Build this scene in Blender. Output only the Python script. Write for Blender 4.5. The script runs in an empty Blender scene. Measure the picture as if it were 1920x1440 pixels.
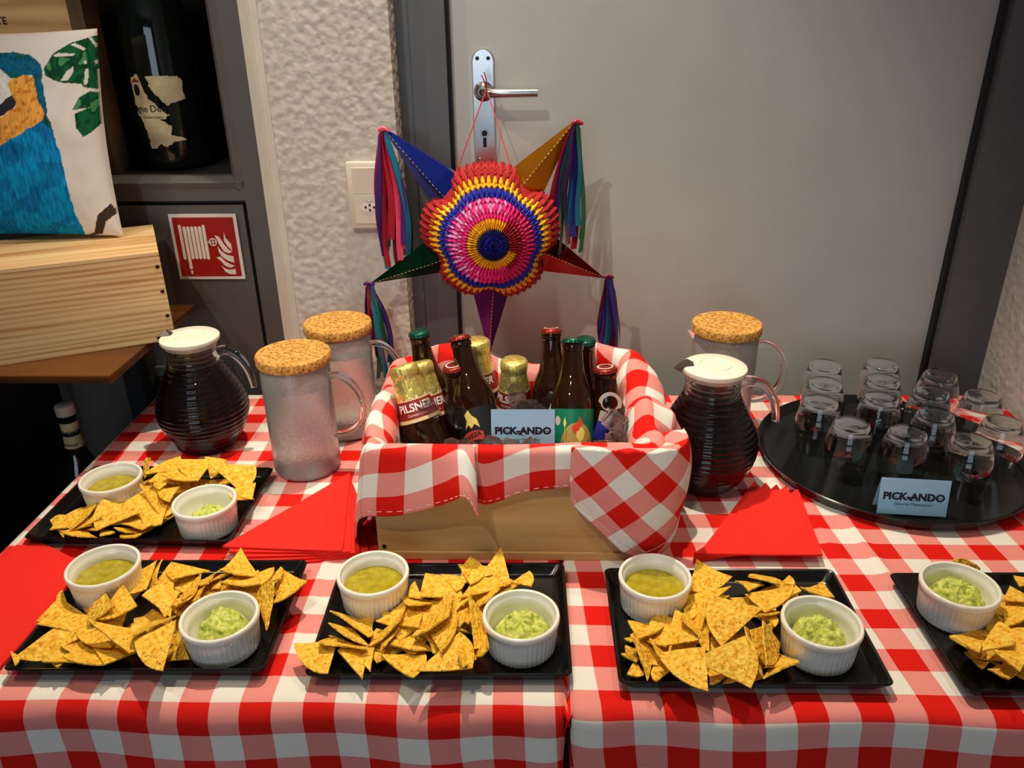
import bpy, bmesh, math, random
from mathutils import Vector, Matrix, noise
from math import sin, cos, pi, sqrt, radians as rad

random.seed(7)
scene = bpy.context.scene
C = scene.collection
T = 0.74                      # table top height

# ------------------------------------------------------------------ camera
cam = bpy.data.cameras.new('camera'); camo = bpy.data.objects.new('camera', cam); C.objects.link(camo)
cam.sensor_width = 36.0; cam.lens = 1499/1920*36; cam.clip_start = .02
_R = Vector((0.999497, 0.029052, -0.012679)); _U = Vector((-0.000661, 0.41901, 0.907982)); _F = Vector((-0.031691, 0.907517, -0.418818))
camo.matrix_world = Matrix(((_R.x, _U.x, -_F.x, 0), (_R.y, _U.y, -_F.y, 0), (_R.z, _U.z, -_F.z, T+.66), (0, 0, 0, 1)))
scene.camera = camo

# ------------------------------------------------------------------ world, lights, exposure
w = bpy.data.worlds.new('world'); scene.world = w; w.use_nodes = True
w.node_tree.nodes['Background'].inputs[0].default_value = (.62, .72, .85, 1)
w.node_tree.nodes['Background'].inputs[1].default_value = .05

def spot(name, loc, aim, power, col, size=.05, angle=95, blend=.6):
    l = bpy.data.lights.new(name, 'SPOT'); l.energy = power; l.color = col; l.shadow_soft_size = size
    l.spot_size = rad(angle); l.spot_blend = blend
    o = bpy.data.objects.new(name, l); C.objects.link(o); o.location = loc
    o.rotation_euler = (Vector(aim)-Vector(loc)).to_track_quat('-Z', 'Y').to_euler()
def area(name, loc, aim, power, col, sx, sy):
    l = bpy.data.lights.new(name, 'AREA'); l.energy = power; l.color = col; l.shape = 'RECTANGLE'; l.size = sx; l.size_y = sy
    o = bpy.data.objects.new(name, l); C.objects.link(o); o.location = loc
    o.rotation_euler = (Vector(aim)-Vector(loc)).to_track_quat('-Z', 'Y').to_euler()

WARM = (1.0, .85, .65)
spot('ceiling_spot_back_left', (-.14, 1.30, 2.62), (-.06, .72, T), 104, WARM, .018, 82, .8)
spot('ceiling_spot_back_right', (.55, 1.26, 2.62), (.28, .68, T), 24, WARM, .025, 70, .8)
spot('ceiling_spot_front', (-.38, .22, 2.62), (-.05, 1.0, T+.1), 24, WARM, .05, 44, .8)
spot('ceiling_spot_far_left', (-1.15, .55, 2.62), (-.75, 1.25, T+.35), 30, WARM, .035, 62, .8)
spot('ceiling_spot_door', (-.62, -.15, 2.62), (-.06, 1.40, 1.02), 46, (1.0, .92, .80), .018, 44, .7)
area('window_daylight', (-.7, -2.9, 1.55), (-.2, 1.0, .95), 22, (.70, .84, 1.0), 1.8, 1.3)
scene.view_settings.view_transform = 'Standard'
scene.view_settings.look = 'None'
scene.view_settings.exposure = 0.05
scene.view_settings.gamma = 1.0
scene.view_settings.use_curve_mapping = False
scene.cycles.max_bounces = 9; scene.cycles.diffuse_bounces = 3; scene.cycles.glossy_bounces = 4; scene.cycles.transmission_bounces = 9; scene.cycles.transparent_max_bounces = 12
scene.cycles.sample_clamp_indirect = 4.0; scene.cycles.blur_glossy = .5

# ------------------------------------------------------------------ materials
def srgb(r, g, b):
    f = lambda c: (c/255/12.92) if c/255 <= .04045 else ((c/255+.055)/1.055)**2.4
    return (f(r), f(g), f(b), 1)
class NT:
    def __init__(s, name):
        s.m = bpy.data.materials.new(name); s.m.use_nodes = True; s.t = s.m.node_tree; s.b = s.t.nodes['Principled BSDF']
    def n(s, ty, **kw):
        nd = s.t.nodes.new(ty)
        for k, v in kw.items():
            if k.startswith('_'): setattr(nd, k[1:], v)
            else:
                key = k.replace('__', ' ')
                nd.inputs[int(key[1:]) if key[0] == 'i' and key[1:].isdigit() else key].default_value = v
        return nd
    def l(s, a, ao, b, bi): s.t.links.new(a.outputs[ao], b.inputs[bi])
    def coord(s, out='Object', scale=(1, 1, 1), rot=(0, 0, 0)):
        c = s.n('ShaderNodeTexCoord'); m = s.n('ShaderNodeMapping'); m.inputs['Scale'].default_value = scale; m.inputs['Rotation'].default_value = rot
        s.l(c, out, m, 'Vector'); return m
    def ramp(s, src, so, stops):
        r = s.n('ShaderNodeValToRGB'); e = r.color_ramp.elements
        while len(e) < len(stops): e.new(.5)
        for i, (p, c) in enumerate(stops): e[i].position = p; e[i].color = c
        s.l(src, so, r, 'Fac'); return r
    def bump(s, src, so, strength=.3, dist=.01):
        b = s.n('ShaderNodeBump'); b.inputs['Strength'].default_value = strength; b.inputs['Distance'].default_value = dist
        s.l(src, so, b, 'Height'); s.l(b, 'Normal', s.b, 'Normal'); return b
    def set(s, **kw):
        for k, v in kw.items(): s.b.inputs[k.replace('__', ' ')].default_value = v
        return s
def plain(name, col, rough=.5, var=.12, nscale=30., metal=0., bump=0., spec=.5, **kw):
    N = NT(name); N.set(Roughness=rough, Metallic=metal, **kw); N.b.inputs['Specular IOR Level'].default_value = spec
    c = N.coord(); nz = N.n('ShaderNodeTexNoise', Scale=nscale, Detail=4.0); N.l(c, 0, nz, 'Vector')
    d = tuple(x*(1-var) for x in col[:3])+(1,); b = tuple(min(1, x*(1+var)) for x in col[:3])+(1,)
    r = N.ramp(nz, 'Fac', [(.3, d), (.7, b)]); N.l(r, 'Color', N.b, 'Base Color')
    if bump: N.bump(nz, 'Fac', bump, .002)
    return N.m
def glass(name, col=(1, 1, 1, 1), rough=0., ior=1.48, trans=1., bumpk=0., bscale=60.):
    N = NT(name); N.set(Roughness=rough, IOR=ior); N.b.inputs['Transmission Weight'].default_value = trans; N.b.inputs['Base Color'].default_value = col
    if bumpk:
        c = N.coord(); nz = N.n('ShaderNodeTexNoise', Scale=bscale, Detail=2.0); N.l(c, 0, nz, 'Vector'); N.bump(nz, 'Fac', bumpk, .003)
    return N.m
def gingham(name, cell):
    N = NT(name); N.set(Roughness=.88); N.b.inputs['Specular IOR Level'].default_value = .15
    uv = N.n('ShaderNodeUVMap', _uv_map='UVMap'); sp = N.n('ShaderNodeSeparateXYZ'); N.l(uv, 0, sp, 0)
    outs = []
    for ax in ('X', 'Y'):
        m = N.n('ShaderNodeMath', _operation='MULTIPLY', i1=.5/cell); N.l(sp, ax, m, 0)
        f = N.n('ShaderNodeMath', _operation='FRACT'); N.l(m, 0, f, 0)
        g = N.n('ShaderNodeMath', _operation='GREATER_THAN', i1=.5); N.l(f, 0, g, 0); outs.append(g)
    a = N.n('ShaderNodeMath', _operation='ADD'); N.l(outs[0], 0, a, 0); N.l(outs[1], 0, a, 1)
    h = N.n('ShaderNodeMath', _operation='MULTIPLY', i1=.5); N.l(a, 0, h, 0)
    # twill threads: fine diagonal weave that mottles the pink squares
    mp = N.n('ShaderNodeMapping'); mp.inputs['Rotation'].default_value = (0, 0, .8); mp.inputs['Scale'].default_value = (1, 1, 1); N.l(uv, 0, mp, 0)
    wv = N.n('ShaderNodeTexWave', Scale=330., Distortion=1.5, Detail=1.); N.l(mp, 0, wv, 0)
    nz = N.n('ShaderNodeTexNoise', Scale=1100., Detail=2.); N.l(uv, 0, nz, 'Vector')
    r = N.ramp(h, 0, [(0., (.86, .83, .76, 1)), (.3, (.84, .295, .265, 1)), (.8, (.74, .012, .007, 1))]); r.color_ramp.interpolation = 'CONSTANT'
    mx = N.n('ShaderNodeMix', _data_type='RGBA', _blend_type='MULTIPLY'); mx.inputs[0].default_value = .20
    tr = N.ramp(nz, 'Fac', [(.35, (.55, .55, .55, 1)), (.65, (1.25, 1.2, 1.2, 1))])
    N.l(r, 0, mx, 6); N.l(tr, 0, mx, 7); N.l(mx, 2, N.b, 'Base Color')
    N.bump(wv, 'Fac', .12, .001)
    return N.m
def wood(name, dark, light, scale=(1, 9, 9), rough=.55, dist=3., ring=3.0, out='Object', bump=.06, wmix=.28):
    N = NT(name); N.set(Roughness=rough); N.b.inputs['Specular IOR Level'].default_value = .3
    c = N.coord(out, scale); n1 = N.n('ShaderNodeTexNoise', Scale=2.2, Detail=9., Roughness=.62, Distortion=.25); N.l(c, 0, n1, 'Vector')
    n2 = N.n('ShaderNodeTexNoise', Scale=.8, Detail=2.); N.l(c, 0, n2, 'Vector')
    wv = N.n('ShaderNodeTexWave', _bands_direction='Z', Scale=ring, Distortion=dist, Detail=3.); wv.inputs['Detail Scale'].default_value = .7; N.l(c, 0, wv, 'Vector')
    mx = N.n('ShaderNodeMix', _data_type='FLOAT'); mx.inputs[0].default_value = .4; N.l(n1, 'Fac', mx, 2); N.l(n2, 'Fac', mx, 3)
    my = N.n('ShaderNodeMix', _data_type='FLOAT'); my.inputs[0].default_value = wmix; N.l(mx, 0, my, 2); N.l(wv, 'Fac', my, 3)
    r = N.ramp(my, 0, [(.30, dark), (.47, tuple(a*.35+b*.65 for a, b in zip(dark, light))), (.66, light)]); N.l(r, 0, N.b, 'Base Color')
    N.bump(n1, 'Fac', bump, .003); return N.m

M = {}
M['gingham'] = gingham('gingham_cloth', .0335)
M['pine'] = wood('pine_board', srgb(186, 124, 66), srgb(240, 206, 150), (1.6, 30, 38), dist=9.0, ring=.9, wmix=.22)
M['pine_pale'] = wood('pale_pine', srgb(186, 140, 84), srgb(214, 172, 112), (3, 40, 40), dist=1.5, ring=.2, wmix=.15)
M['ply'] = wood('plywood', srgb(170, 122, 68), srgb(222, 184, 128), (2.2, 9, 11), dist=7., ring=.8)
M['brown_post'] = wood('brown_timber', srgb(74, 56, 38), srgb(104, 82, 58), (30, 30, 5), dist=3., ring=.4)
M['brown_top'] = wood('brown_laminate', srgb(40, 22, 9), srgb(112, 68, 30), (3, 16, 16), rough=.35, dist=4., ring=.5)
M['black_metal'] = plain('black_metal', srgb(15, 15, 17), .5)
M['black_board'] = plain('black_board', srgb(16, 16, 18), .6)
M['niche'] = plain('niche_black', srgb(10, 10, 10), .8)
M['cabinet'] = plain('cabinet_grey', srgb(92, 88, 84), .5, .05)
M['frame_grey'] = plain('door_frame_grey', srgb(88, 90, 93), .45, .05)
M['door'] = plain('door_grey', srgb(186, 187, 182), .38, .03, 8., bump=.02)
M['white_trim'] = plain('white_trim', srgb(214, 206, 190), .45, .04)
M['floor'] = wood('floor_wood', srgb(60, 44, 32), srgb(96, 72, 50), (2, 12, 12))
M['ceiling'] = plain('ceiling_white', srgb(205, 203, 198), .8, .03)
M['dark_wall'] = plain('rear_wall', srgb(120, 116, 110), .8)
M['chrome'] = plain('brushed_steel', srgb(190, 190, 188), .24, .05, 200., metal=1.)
M['steel_dark'] = plain('dark_steel', srgb(40, 38, 36), .4, metal=.8)
M['socket'] = plain('socket_white', srgb(222, 212, 194), .35, .02)
M['socket_line'] = plain('socket_groove', srgb(150, 140, 124), .6)
M['black'] = plain('black_ink', srgb(18, 16, 16), .6)
M['navy_ink'] = plain('dark_navy_ink', srgb(18, 20, 40), .6)
M['sign_white'] = plain('sign_white', srgb(232, 226, 216), .4, .03)
M['sign_red'] = plain('sign_red', srgb(160, 12, 10), .4, .04)
M['ceramic'] = plain('white_ceramic', srgb(240, 238, 228), .16, .02)
M['tray'] = plain('black_melamine', srgb(17, 17, 16), .22, .2)
M['round_tray'] = plain('black_tray', srgb(22, 23, 23), .17, .15, 300., bump=.02)
M['lid'] = plain('lid_plastic', srgb(238, 238, 218), .3, .02)
M['spout'] = plain('lid_spout', srgb(74, 64, 62), .35, metal=.2)
M['carafe_glass'] = glass('carafe_glass', (.98, .99, .99, 1), 0., 1.42)
M['juice'] = plain('hibiscus_juice', (.007, .0012, .0015, 1), .4, spec=.15)
M['clear'] = glass('clear_glass', (.98, .99, .99, 1), 0., 1.48)
M['frost'] = glass('condensed_glass', (.98, .98, .97, 1), .10, 1.4, .80, .2, 350.)
M['water'] = glass('water', (1, 1, 1, 1), .05, 1.33)
M['ice'] = glass('ice', (.93, .96, 1, 1), .0, 1.31, 1., .2, 70.)
M['beer'] = NT('brown_bottle').set(Roughness=.06, IOR=1.5).m
def _beer():
    N = NT('brown_bottle_glass'); N.set(Roughness=.05, IOR=1.5); N.b.inputs['Transmission Weight'].default_value = .4
    c = N.coord(); nz = N.n('ShaderNodeTexNoise', Scale=260., Detail=3.); N.l(c, 0, nz, 'Vector')
    r = N.ramp(nz, 'Fac', [(.3, (.022, .006, .002, 1)), (.7, (.045, .013, .004, 1))]); N.l(r, 0, N.b, 'Base Color'); N.bump(nz, 'Fac', .05, .0006); return N.m
M['beer'] = _beer()
M['wine'] = plain('dark_green_glass', (.004, .007, .005, 1), .06, spec=.6)
M['cap_red'] = plain('cap_red', srgb(150, 42, 30), .3, metal=.5)
M['cap_green'] = plain('cap_green', srgb(14, 84, 62), .28, metal=.5)
M['cap_letter'] = plain('cap_print', srgb(230, 200, 180), .4)
M['foil'] = plain('gold_foil', srgb(236, 214, 120), .36, .22, 160., metal=.7, bump=.8)
M['label_red'] = plain('label_red', srgb(140, 34, 26), .5)
M['label_cream'] = plain('label_cream', srgb(226, 200, 150), .5)
M['label_green'] = plain('label_green', srgb(12, 128, 88), .3, .1, 40., metal=.2)
M['label_gold'] = plain('label_gold', srgb(196, 172, 96), .35, metal=.3)
M['label_yellow'] = plain('label_yellow', srgb(238, 220, 110), .5)
M['ribbon_red'] = plain('label_ribbon_red', srgb(206, 66, 58), .5)
M['crest'] = plain('crest_red', srgb(214, 70, 40), .5)
M['white_ink'] = plain('white_ink', srgb(238, 234, 226), .5)
M['old_paper'] = plain('old_label_paper', srgb(206, 190, 150), .75, .22, 40.)
M['card'] = plain('pale_blue_card', srgb(166, 222, 252), .55, .02)
M['opener'] = plain('pale_metal', srgb(216, 208, 194), .3, .03, metal=.2)
M['blue_plastic'] = plain('blue_plastic', srgb(30, 40, 150), .3)
M['napkin'] = plain('red_napkin', srgb(238, 30, 16), .85, .05, 300., bump=.12)
M['string'] = plain('red_string', srgb(176, 40, 34), .7)
M['wallsw'] = M['socket']
def _cork():
    N = NT('cork'); N.set(Roughness=.85); c = N.coord(); v = N.n('ShaderNodeTexVoronoi', Scale=330.); N.l(c, 0, v, 'Vector')
    nz = N.n('ShaderNodeTexNoise', Scale=140., Detail=4.); N.l(c, 0, nz, 'Vector')
    mx = N.n('ShaderNodeMix', _data_type='FLOAT'); mx.inputs[0].default_value = .5; N.l(v, 'Color', mx, 2); N.l(nz, 'Fac', mx, 3)
    r = N.ramp(mx, 0, [(.25, srgb(120, 70, 24)), (.45, srgb(196, 138, 58)), (.7, srgb(226, 178, 92))]); N.l(r, 0, N.b, 'Base Color'); N.bump(nz, 'Fac', .35, .002); return N.m
M['cork'] = _cork()
def _plaster():
    N = NT('rough_plaster'); N.set(Roughness=.9); c = N.coord('Object', (1, 1, 1))
    n1 = N.n('ShaderNodeTexNoise', Scale=78., Detail=1.6, Roughness=.35, Distortion=.15); N.l(c, 0, n1, 'Vector')
    n2 = N.n('ShaderNodeTexVoronoi', Scale=75., _feature='SMOOTH_F1'); N.l(c, 0, n2, 'Vector')
    mx = N.n('ShaderNodeMix', _data_type='FLOAT'); mx.inputs[0].default_value = .5; N.l(n1, 'Fac', mx, 2); N.l(n2, 'Distance', mx, 3)
    r = N.ramp(n1, 'Fac', [(.3, srgb(196, 189, 180)), (.7, srgb(214, 208, 198))]); N.l(r, 0, N.b, 'Base Color'); N.bump(mx, 0, .42, .009); return N.m
M['plaster'] = _plaster()
def _chip():
    N = NT('corn_chip'); N.set(Roughness=.62); N.b.inputs['Specular IOR Level'].default_value = .3
    c = N.coord(); n1 = N.n('ShaderNodeTexNoise', Scale=190., Detail=4.); N.l(c, 0, n1, 'Vector')
    v = N.n('ShaderNodeTexVoronoi', Scale=190.); N.l(c, 0, v, 'Vector')
    r = N.ramp(n1, 'Fac', [(.32, srgb(212, 134, 20)), (.46, srgb(242, 186, 48)), (.64, srgb(250, 210, 86))])
    # seasoning: sparse green and red flecks in patches
    f = N.n('ShaderNodeTexVoronoi', Scale=300.); N.l(c, 0, f, 'Vector')
    patch = N.n('ShaderNodeTexNoise', Scale=24., Detail=1.); N.l(c, 0, patch, 'Vector')
    pm = N.ramp(patch, 'Fac', [(.47, (0, 0, 0, 1)), (.57, (1, 1, 1, 1))]); fm = N.ramp(f, 'Distance', [(.22, (1, 1, 1, 1)), (.30, (0, 0, 0, 1))])
    mk = N.n('ShaderNodeMath', _operation='MULTIPLY'); N.l(pm, 0, mk, 0); N.l(fm, 0, mk, 1)
    sp = N.n('ShaderNodeSeparateColor'); N.l(f, 'Color', sp, 0)
    th = N.n('ShaderNodeMath', _operation='GREATER_THAN', i1=.62); N.l(sp, 0, th, 0)
    mk2 = N.n('ShaderNodeMath', _operation='MULTIPLY'); N.l(mk, 0, mk2, 0); N.l(th, 0, mk2, 1)
    hue = N.ramp(sp, 1, [(.0, srgb(60, 84, 22)), (.55, srgb(84, 96, 24)), (.7, srgb(190, 66, 14)), (1., srgb(150, 50, 12))])
    mx = N.n('ShaderNodeMix', _data_type='RGBA'); N.l(mk2, 0, mx, 0); N.l(r, 0, mx, 6); N.l(hue, 0, mx, 7); N.l(mx, 2, N.b, 'Base Color')
    mm = N.n('ShaderNodeMix', _data_type='FLOAT'); mm.inputs[0].default_value = .6; N.l(n1, 'Fac', mm, 2); N.l(v, 'Distance', mm, 3)
    N.bump(mm, 0, .8, .004)
    N.b.inputs['Subsurface Weight'].default_value = 0.
    return N.m
M['chip'] = _chip()
def _guac():
    N = NT('guacamole'); N.set(Roughness=.42); c = N.coord(); n1 = N.n('ShaderNodeTexNoise', Scale=130., Detail=5.); N.l(c, 0, n1, 'Vector')
    r = N.ramp(n1, 'Fac', [(.3, srgb(120, 138, 36)), (.45, srgb(190, 202, 82)), (.68, srgb(222, 224, 124))]); N.l(r, 0, N.b, 'Base Color'); N.bump(n1, 'Fac', .6, .004); return N.m
M['guac'] = _guac()
def _salsa():
    N = NT('green_salsa'); N.set(Roughness=.12); c = N.coord(); n1 = N.n('ShaderNodeTexNoise', Scale=90., Detail=5.); N.l(c, 0, n1, 'Vector')
    f = N.n('ShaderNodeTexVoronoi', Scale=220.); N.l(c, 0, f, 'Vector')
    r = N.ramp(n1, 'Fac', [(.3, srgb(146, 132, 16)), (.7, srgb(186, 170, 40))]); fm = N.ramp(f, 'Distance', [(.06, srgb(206, 196, 96)), (.12, (0, 0, 0, 1))])
    mx = N.n('ShaderNodeMix', _data_type='RGBA', _blend_type='LIGHTEN'); mx.inputs[0].default_value = 1.; N.l(r, 0, mx, 6); N.l(fm, 0, mx, 7); N.l(mx, 2, N.b, 'Base Color'); N.bump(n1, 'Fac', .4, .004); return N.m
M['salsa'] = _salsa()
for k, v in dict(red=(160, 10, 14), yellow=(240, 178, 8), blue=(24, 34, 160), pink=(236, 40, 140), pale=(240, 150, 200), magenta=(206, 24, 96), dkblue=(16, 20, 110)).items():
    M['tissue_'+k] = plain('tissue_'+k, srgb(*v), .75, .06)
for k, v in dict(blue=(30, 50, 160), gold=(176, 112, 16), red=(110, 14, 18), purple=(96, 26, 120), green=(14, 60, 34)).items():
    M['foil_'+k] = plain('metallic_paper_'+k, srgb(*v), .22, .1, 12., metal=.75)
for k, v in dict(purple=(76, 30, 110), teal=(14, 120, 150), red=(170, 22, 46), pink=(240, 80, 110), green=(40, 112, 62), blue=(34, 44, 130), maroon=(90, 14, 34)).items():
    M['ribbon_'+k+'_'] = plain('ribbon_'+k, srgb(*v), .4, .08)
def _pillow():
    N = NT('printed_pillow'); N.set(Roughness=.85); N.b.inputs['Specular IOR Level'].default_value = .15
    a = N.n('ShaderNodeVertexColor', _layer_name='print'); c = N.coord('Object', (60, 60, 9), (0, .35, 0))
    nz = N.n('ShaderNodeTexNoise', Scale=4., Detail=4., Distortion=.8); N.l(c, 0, nz, 'Vector')
    mx = N.n('ShaderNodeMix', _data_type='RGBA', _blend_type='MULTIPLY'); N.l(a, 'Alpha', mx, 0)
    r = N.ramp(nz, 'Fac', [(.33, (.5, .6, .68, 1)), (.46, (1, 1, 1, 1)), (.66, (1.5, 1.5, 1.4, 1))]); N.l(a, 'Color', mx, 6); N.l(r, 0, mx, 7); N.l(mx, 2, N.b, 'Base Color')
    return N.m
M['pillow'] = _pillow()

# ------------------------------------------------------------------ mesh helpers
class MB:
    def __init__(s): s.v = []; s.f = []; s.uv = {}; s.mi = {}
    def add(s, verts, faces, mat=None, mi=0, uvs=None):
        o = len(s.v); s.v += [tuple(mat @ Vector(p)) if mat is not None else tuple(p) for p in verts]
        for f in faces:
            if mi: s.mi[len(s.f)] = mi
            if uvs is not None: s.uv[len(s.f)] = [uvs[i] for i in f]
            s.f.append(tuple(i+o for i in f))
        return s
    def box(s, x0, x1, y0, y1, z0, z1, mat=None, mi=0, bev=0):
        if bev:
            bm = bmesh.new(); bmesh.ops.create_cube(bm, size=1)
            for v in bm.verts: v.co = Vector(((x0+x1)/2+v.co.x*(x1-x0), (y0+y1)/2+v.co.y*(y1-y0), (z0+z1)/2+v.co.z*(z1-z0)))
            bmesh.ops.bevel(bm, geom=bm.edges[:], offset=bev, segments=2, affect='EDGES', profile=.5)
            bm.verts.index_update(); s.add([v.co[:] for v in bm.verts], [[v.index for v in f.verts] for f in bm.faces], mat, mi); bm.free(); return s
        v = [(x, y, z) for z in (z0, z1) for y in (y0, y1) for x in (x0, x1)]
        return s.add(v, [(0, 2, 3, 1), (4, 5, 7, 6), (0, 1, 5, 4), (2, 6, 7, 3), (0, 4, 6, 2), (1, 3, 7, 5)], mat, mi)
    def lathe(s, prof, n=40, mat=None, mi=0, rmod=None, closed=False):
        v = []; f = []; m = len(prof)
        for i in range(n):
            a = 2*pi*i/n
            for j, (r, z) in enumerate(prof):
                k = rmod(a, j, r, z) if rmod else r
                v.append((k*cos(a), k*sin(a), z))
        for i in range(n):
            i2 = (i+1) % n
            for j in range(m if closed else m-1):
                j2 = (j+1) % m
                f.append((i*m+j, i2*m+j, i2*m+j2, i*m+j2))
        return s.add(v, f, mat, mi)
    def tube(s, pts, r, n=8, mat=None, mi=0, cap=True):
        pts = [Vector(p) for p in pts]; v = []; f = []; up = None
        for i, p in enumerate(pts):
            d = (pts[min(i+1, len(pts)-1)]-pts[max(i-1, 0)]).normalized()
            if up is None: up = d.orthogonal().normalized()
            up = (up-d*up.dot(d)).normalized(); sd = d.cross(up); rr = r[i] if isinstance(r, (list, tuple)) else r
            for k in range(n):
                a = 2*pi*k/n; v.append(p+up*cos(a)*rr+sd*sin(a)*rr)
        for i in range(len(pts)-1):
            for k in range(n): f.append((i*n+k, i*n+(k+1) % n, (i+1)*n+(k+1) % n, (i+1)*n+k))
        if cap: f.append(tuple(range(n))[::-1]); f.append(tuple((len(pts)-1)*n+k for k in range(n)))
        return s.add(v, f, mat, mi)
    def grid(s, fn, nu, nv, uvfn=None, mi=0, keep=None):
        v = []; uv = []
        for i in range(nu+1):
            for j in range(nv+1):
                u, w_ = i/nu, j/nv; v.append(fn(u, w_)); uv.append(uvfn(u, w_) if uvfn else (u, w_))
        f = [(i*(nv+1)+j, (i+1)*(nv+1)+j, (i+1)*(nv+1)+j+1, i*(nv+1)+j+1) for i in range(nu) for j in range(nv) if keep is None or keep((i+.5)/nu, (j+.5)/nv)]
        return s.add(v, f, None, mi, uv)
    def prism(s, poly, d, mat=None, mi=0):
        n = len(poly); v = [(x, y, 0) for x, y in poly]+[(x, y, d) for x, y in poly]
        return s.add(v, [tuple(range(n))[::-1], tuple(range(n, 2*n))]+[(i, (i+1) % n, n+(i+1) % n, n+i) for i in range(n)], mat, mi)
    def mesh(s, name, mats, smooth=None):
        me = bpy.data.meshes.new(name); me.from_pydata(s.v, [], s.f)
        for m in (mats if isinstance(mats, list) else [mats]): me.materials.append(m)
        if s.mi:
            for i, k in s.mi.items(): me.polygons[i].material_index = k
        if s.uv:
            ul = me.uv_layers.new(name='UVMap')
            for i, us in s.uv.items():
                for k, li in enumerate(me.polygons[i].loop_indices): ul.data[li].uv = us[k]
        me.update()
        if smooth is not None:
            me.polygons.foreach_set('use_smooth', [True]*len(me.polygons))
            if smooth < 180: me.set_sharp_from_angle(angle=rad(smooth))
        return me
    def build(s, name, mats, parent=None, smooth=None, loc=None, **kw):
        return link(name, s.mesh(name, mats, smooth), parent, loc, **kw)
def tag(o, label=None, cat=None, group=None, kind=None):
    if label: o['label'] = label
    if cat: o['category'] = cat
    if group: o['group'] = group
    if kind: o['kind'] = kind
    return o
def link(name, data, parent=None, loc=None, mw=None, **kw):
    o = bpy.data.objects.new(name, data); C.objects.link(o)
    if parent is not None: o.parent = parent
    if loc is not None: o.location = loc
    if mw is not None: o.matrix_local = mw
    return tag(o, **kw)
def empty(name, loc=(0, 0, 0), rz=0., label=None, cat=None, group=None, kind=None):
    o = bpy.data.objects.new(name, None); C.objects.link(o); o.location = loc; o.rotation_euler = (0, 0, rz); o.empty_display_size = .02
    return tag(o, label, cat, group, kind)
def copy_tree(o, parent=None):
    c = o.copy(); C.objects.link(c); c.parent = parent
    for ch in list(o.children): copy_tree(ch, c)
    return c
def struct(name, mb, mat, parent=None, smooth=None): return mb.build(name, mat, parent, smooth, kind='structure')
def text_polys(s, size=.01, bold=0., align='CENTER'):
    cu = bpy.data.curves.new('txt', 'FONT'); cu.body = s; cu.size = size; cu.align_x = align; cu.align_y = 'CENTER'; cu.offset = bold; cu.resolution_u = 3
    o = bpy.data.objects.new('txt', cu); C.objects.link(o); dg = bpy.context.evaluated_depsgraph_get(); me = o.evaluated_get(dg).to_mesh()
    v = [tuple(p.co) for p in me.vertices]; f = [tuple(p.vertices) for p in me.polygons]
    o.evaluated_get(dg).to_mesh_clear(); bpy.data.objects.remove(o); bpy.data.curves.remove(cu); return v, f
def inpoly(x, y, P):
    r = False; n = len(P); j = n-1
    for i in range(n):
        xi, yi = P[i]; xj, yj = P[j]
        if (yi > y) != (yj > y) and x < (xj-xi)*(y-yi)/(yj-yi)+xi: r = not r
        j = i
    return r
def lerp(pts, x):
    if x <= pts[0][0]: return pts[0][1]
    for (a, b), (c, d) in zip(pts, pts[1:]):
        if x <= c: return b+(d-b)*(x-a)/(c-a) if c > a else d
    return pts[-1][1]
def bez(p0, p1, p2, p3, n=14):
    p0, p1, p2, p3 = map(Vector, (p0, p1, p2, p3))
    return [p0*(1-t)**3+p1*3*t*(1-t)**2+p2*3*t*t*(1-t)+p3*t**3 for t in [i/n for i in range(n+1)]]
def nz(x, y, z=0.): return noise.noise(Vector((x, y, z)))
# plane frame facing the camera side (-y): local x -> world x, local y -> world z, local z -> -y
def facing(loc, rz=0., tilt=0.): return Matrix.Translation(loc) @ Matrix.Rotation(rz, 4, 'Z') @ Matrix.Rotation(pi/2+tilt, 4, 'X')

# ================================================================== the room
XR = .875; YB = 1.42; YD = 1.50; YC = 1.46
struct('floor', MB().box(-3.2, 2.2, -3.2, 2.2, -.1, 0), M['floor'])
struct('ceiling', MB().box(-3.2, XR+.2, -3.2, 2.2, 2.7, 2.8), M['ceiling'])
struct('wall_back', MB().box(-.455, -.242, YB, 1.62, 0, 2.7), M['plaster'])
struct('wall_back_lintel', MB().box(-.242, XR, YB, 1.62, 2.15, 2.7), M['plaster'])
struct('wall_back_left', MB().box(-3.1, -1.76, YB, 1.62, 0, 2.7), M['plaster'])
struct('wall_right', MB().box(XR, XR+.2, -3.2, 1.62, 0, 2.7), M['plaster'])
struct('wall_left', MB().box(-3.3, -3.1, -3.2, 2.0, 0, 2.7), M['dark_wall'])
wr = struct('wall_rear', MB().box(-3.2, -1.7, -3.2, -3.05, 0, 2.7).box(.3, XR+.2, -3.2, -3.05, 0, 2.7).box(-1.7, .3, -3.2, -3.05, 0, .8).box(-1.7, .3, -3.2, -3.05, 2.3, 2.7), M['dark_wall'])
win = empty('window_1', (-.7, -3.1, .8), kind='structure')
MB().box(-1.0, 1.0, -.03, .03, 0, .06).box(-1.0, 1.0, -.03, .03, 1.44, 1.5).box(-1.0, -.94, -.03, .03, 0, 1.5).box(.94, 1.0, -.03, .03, 0, 1.5).box(-.03, .03, -.03, .03, 0, 1.5).build('window_frame', M['white_trim'], win)
for sx in (-1, 1):
    MB().box(min(.03*sx, .94*sx), max(.03*sx, .94*sx), -.005, .005, .06, 1.44).build('pane', M['clear'], win)
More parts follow.
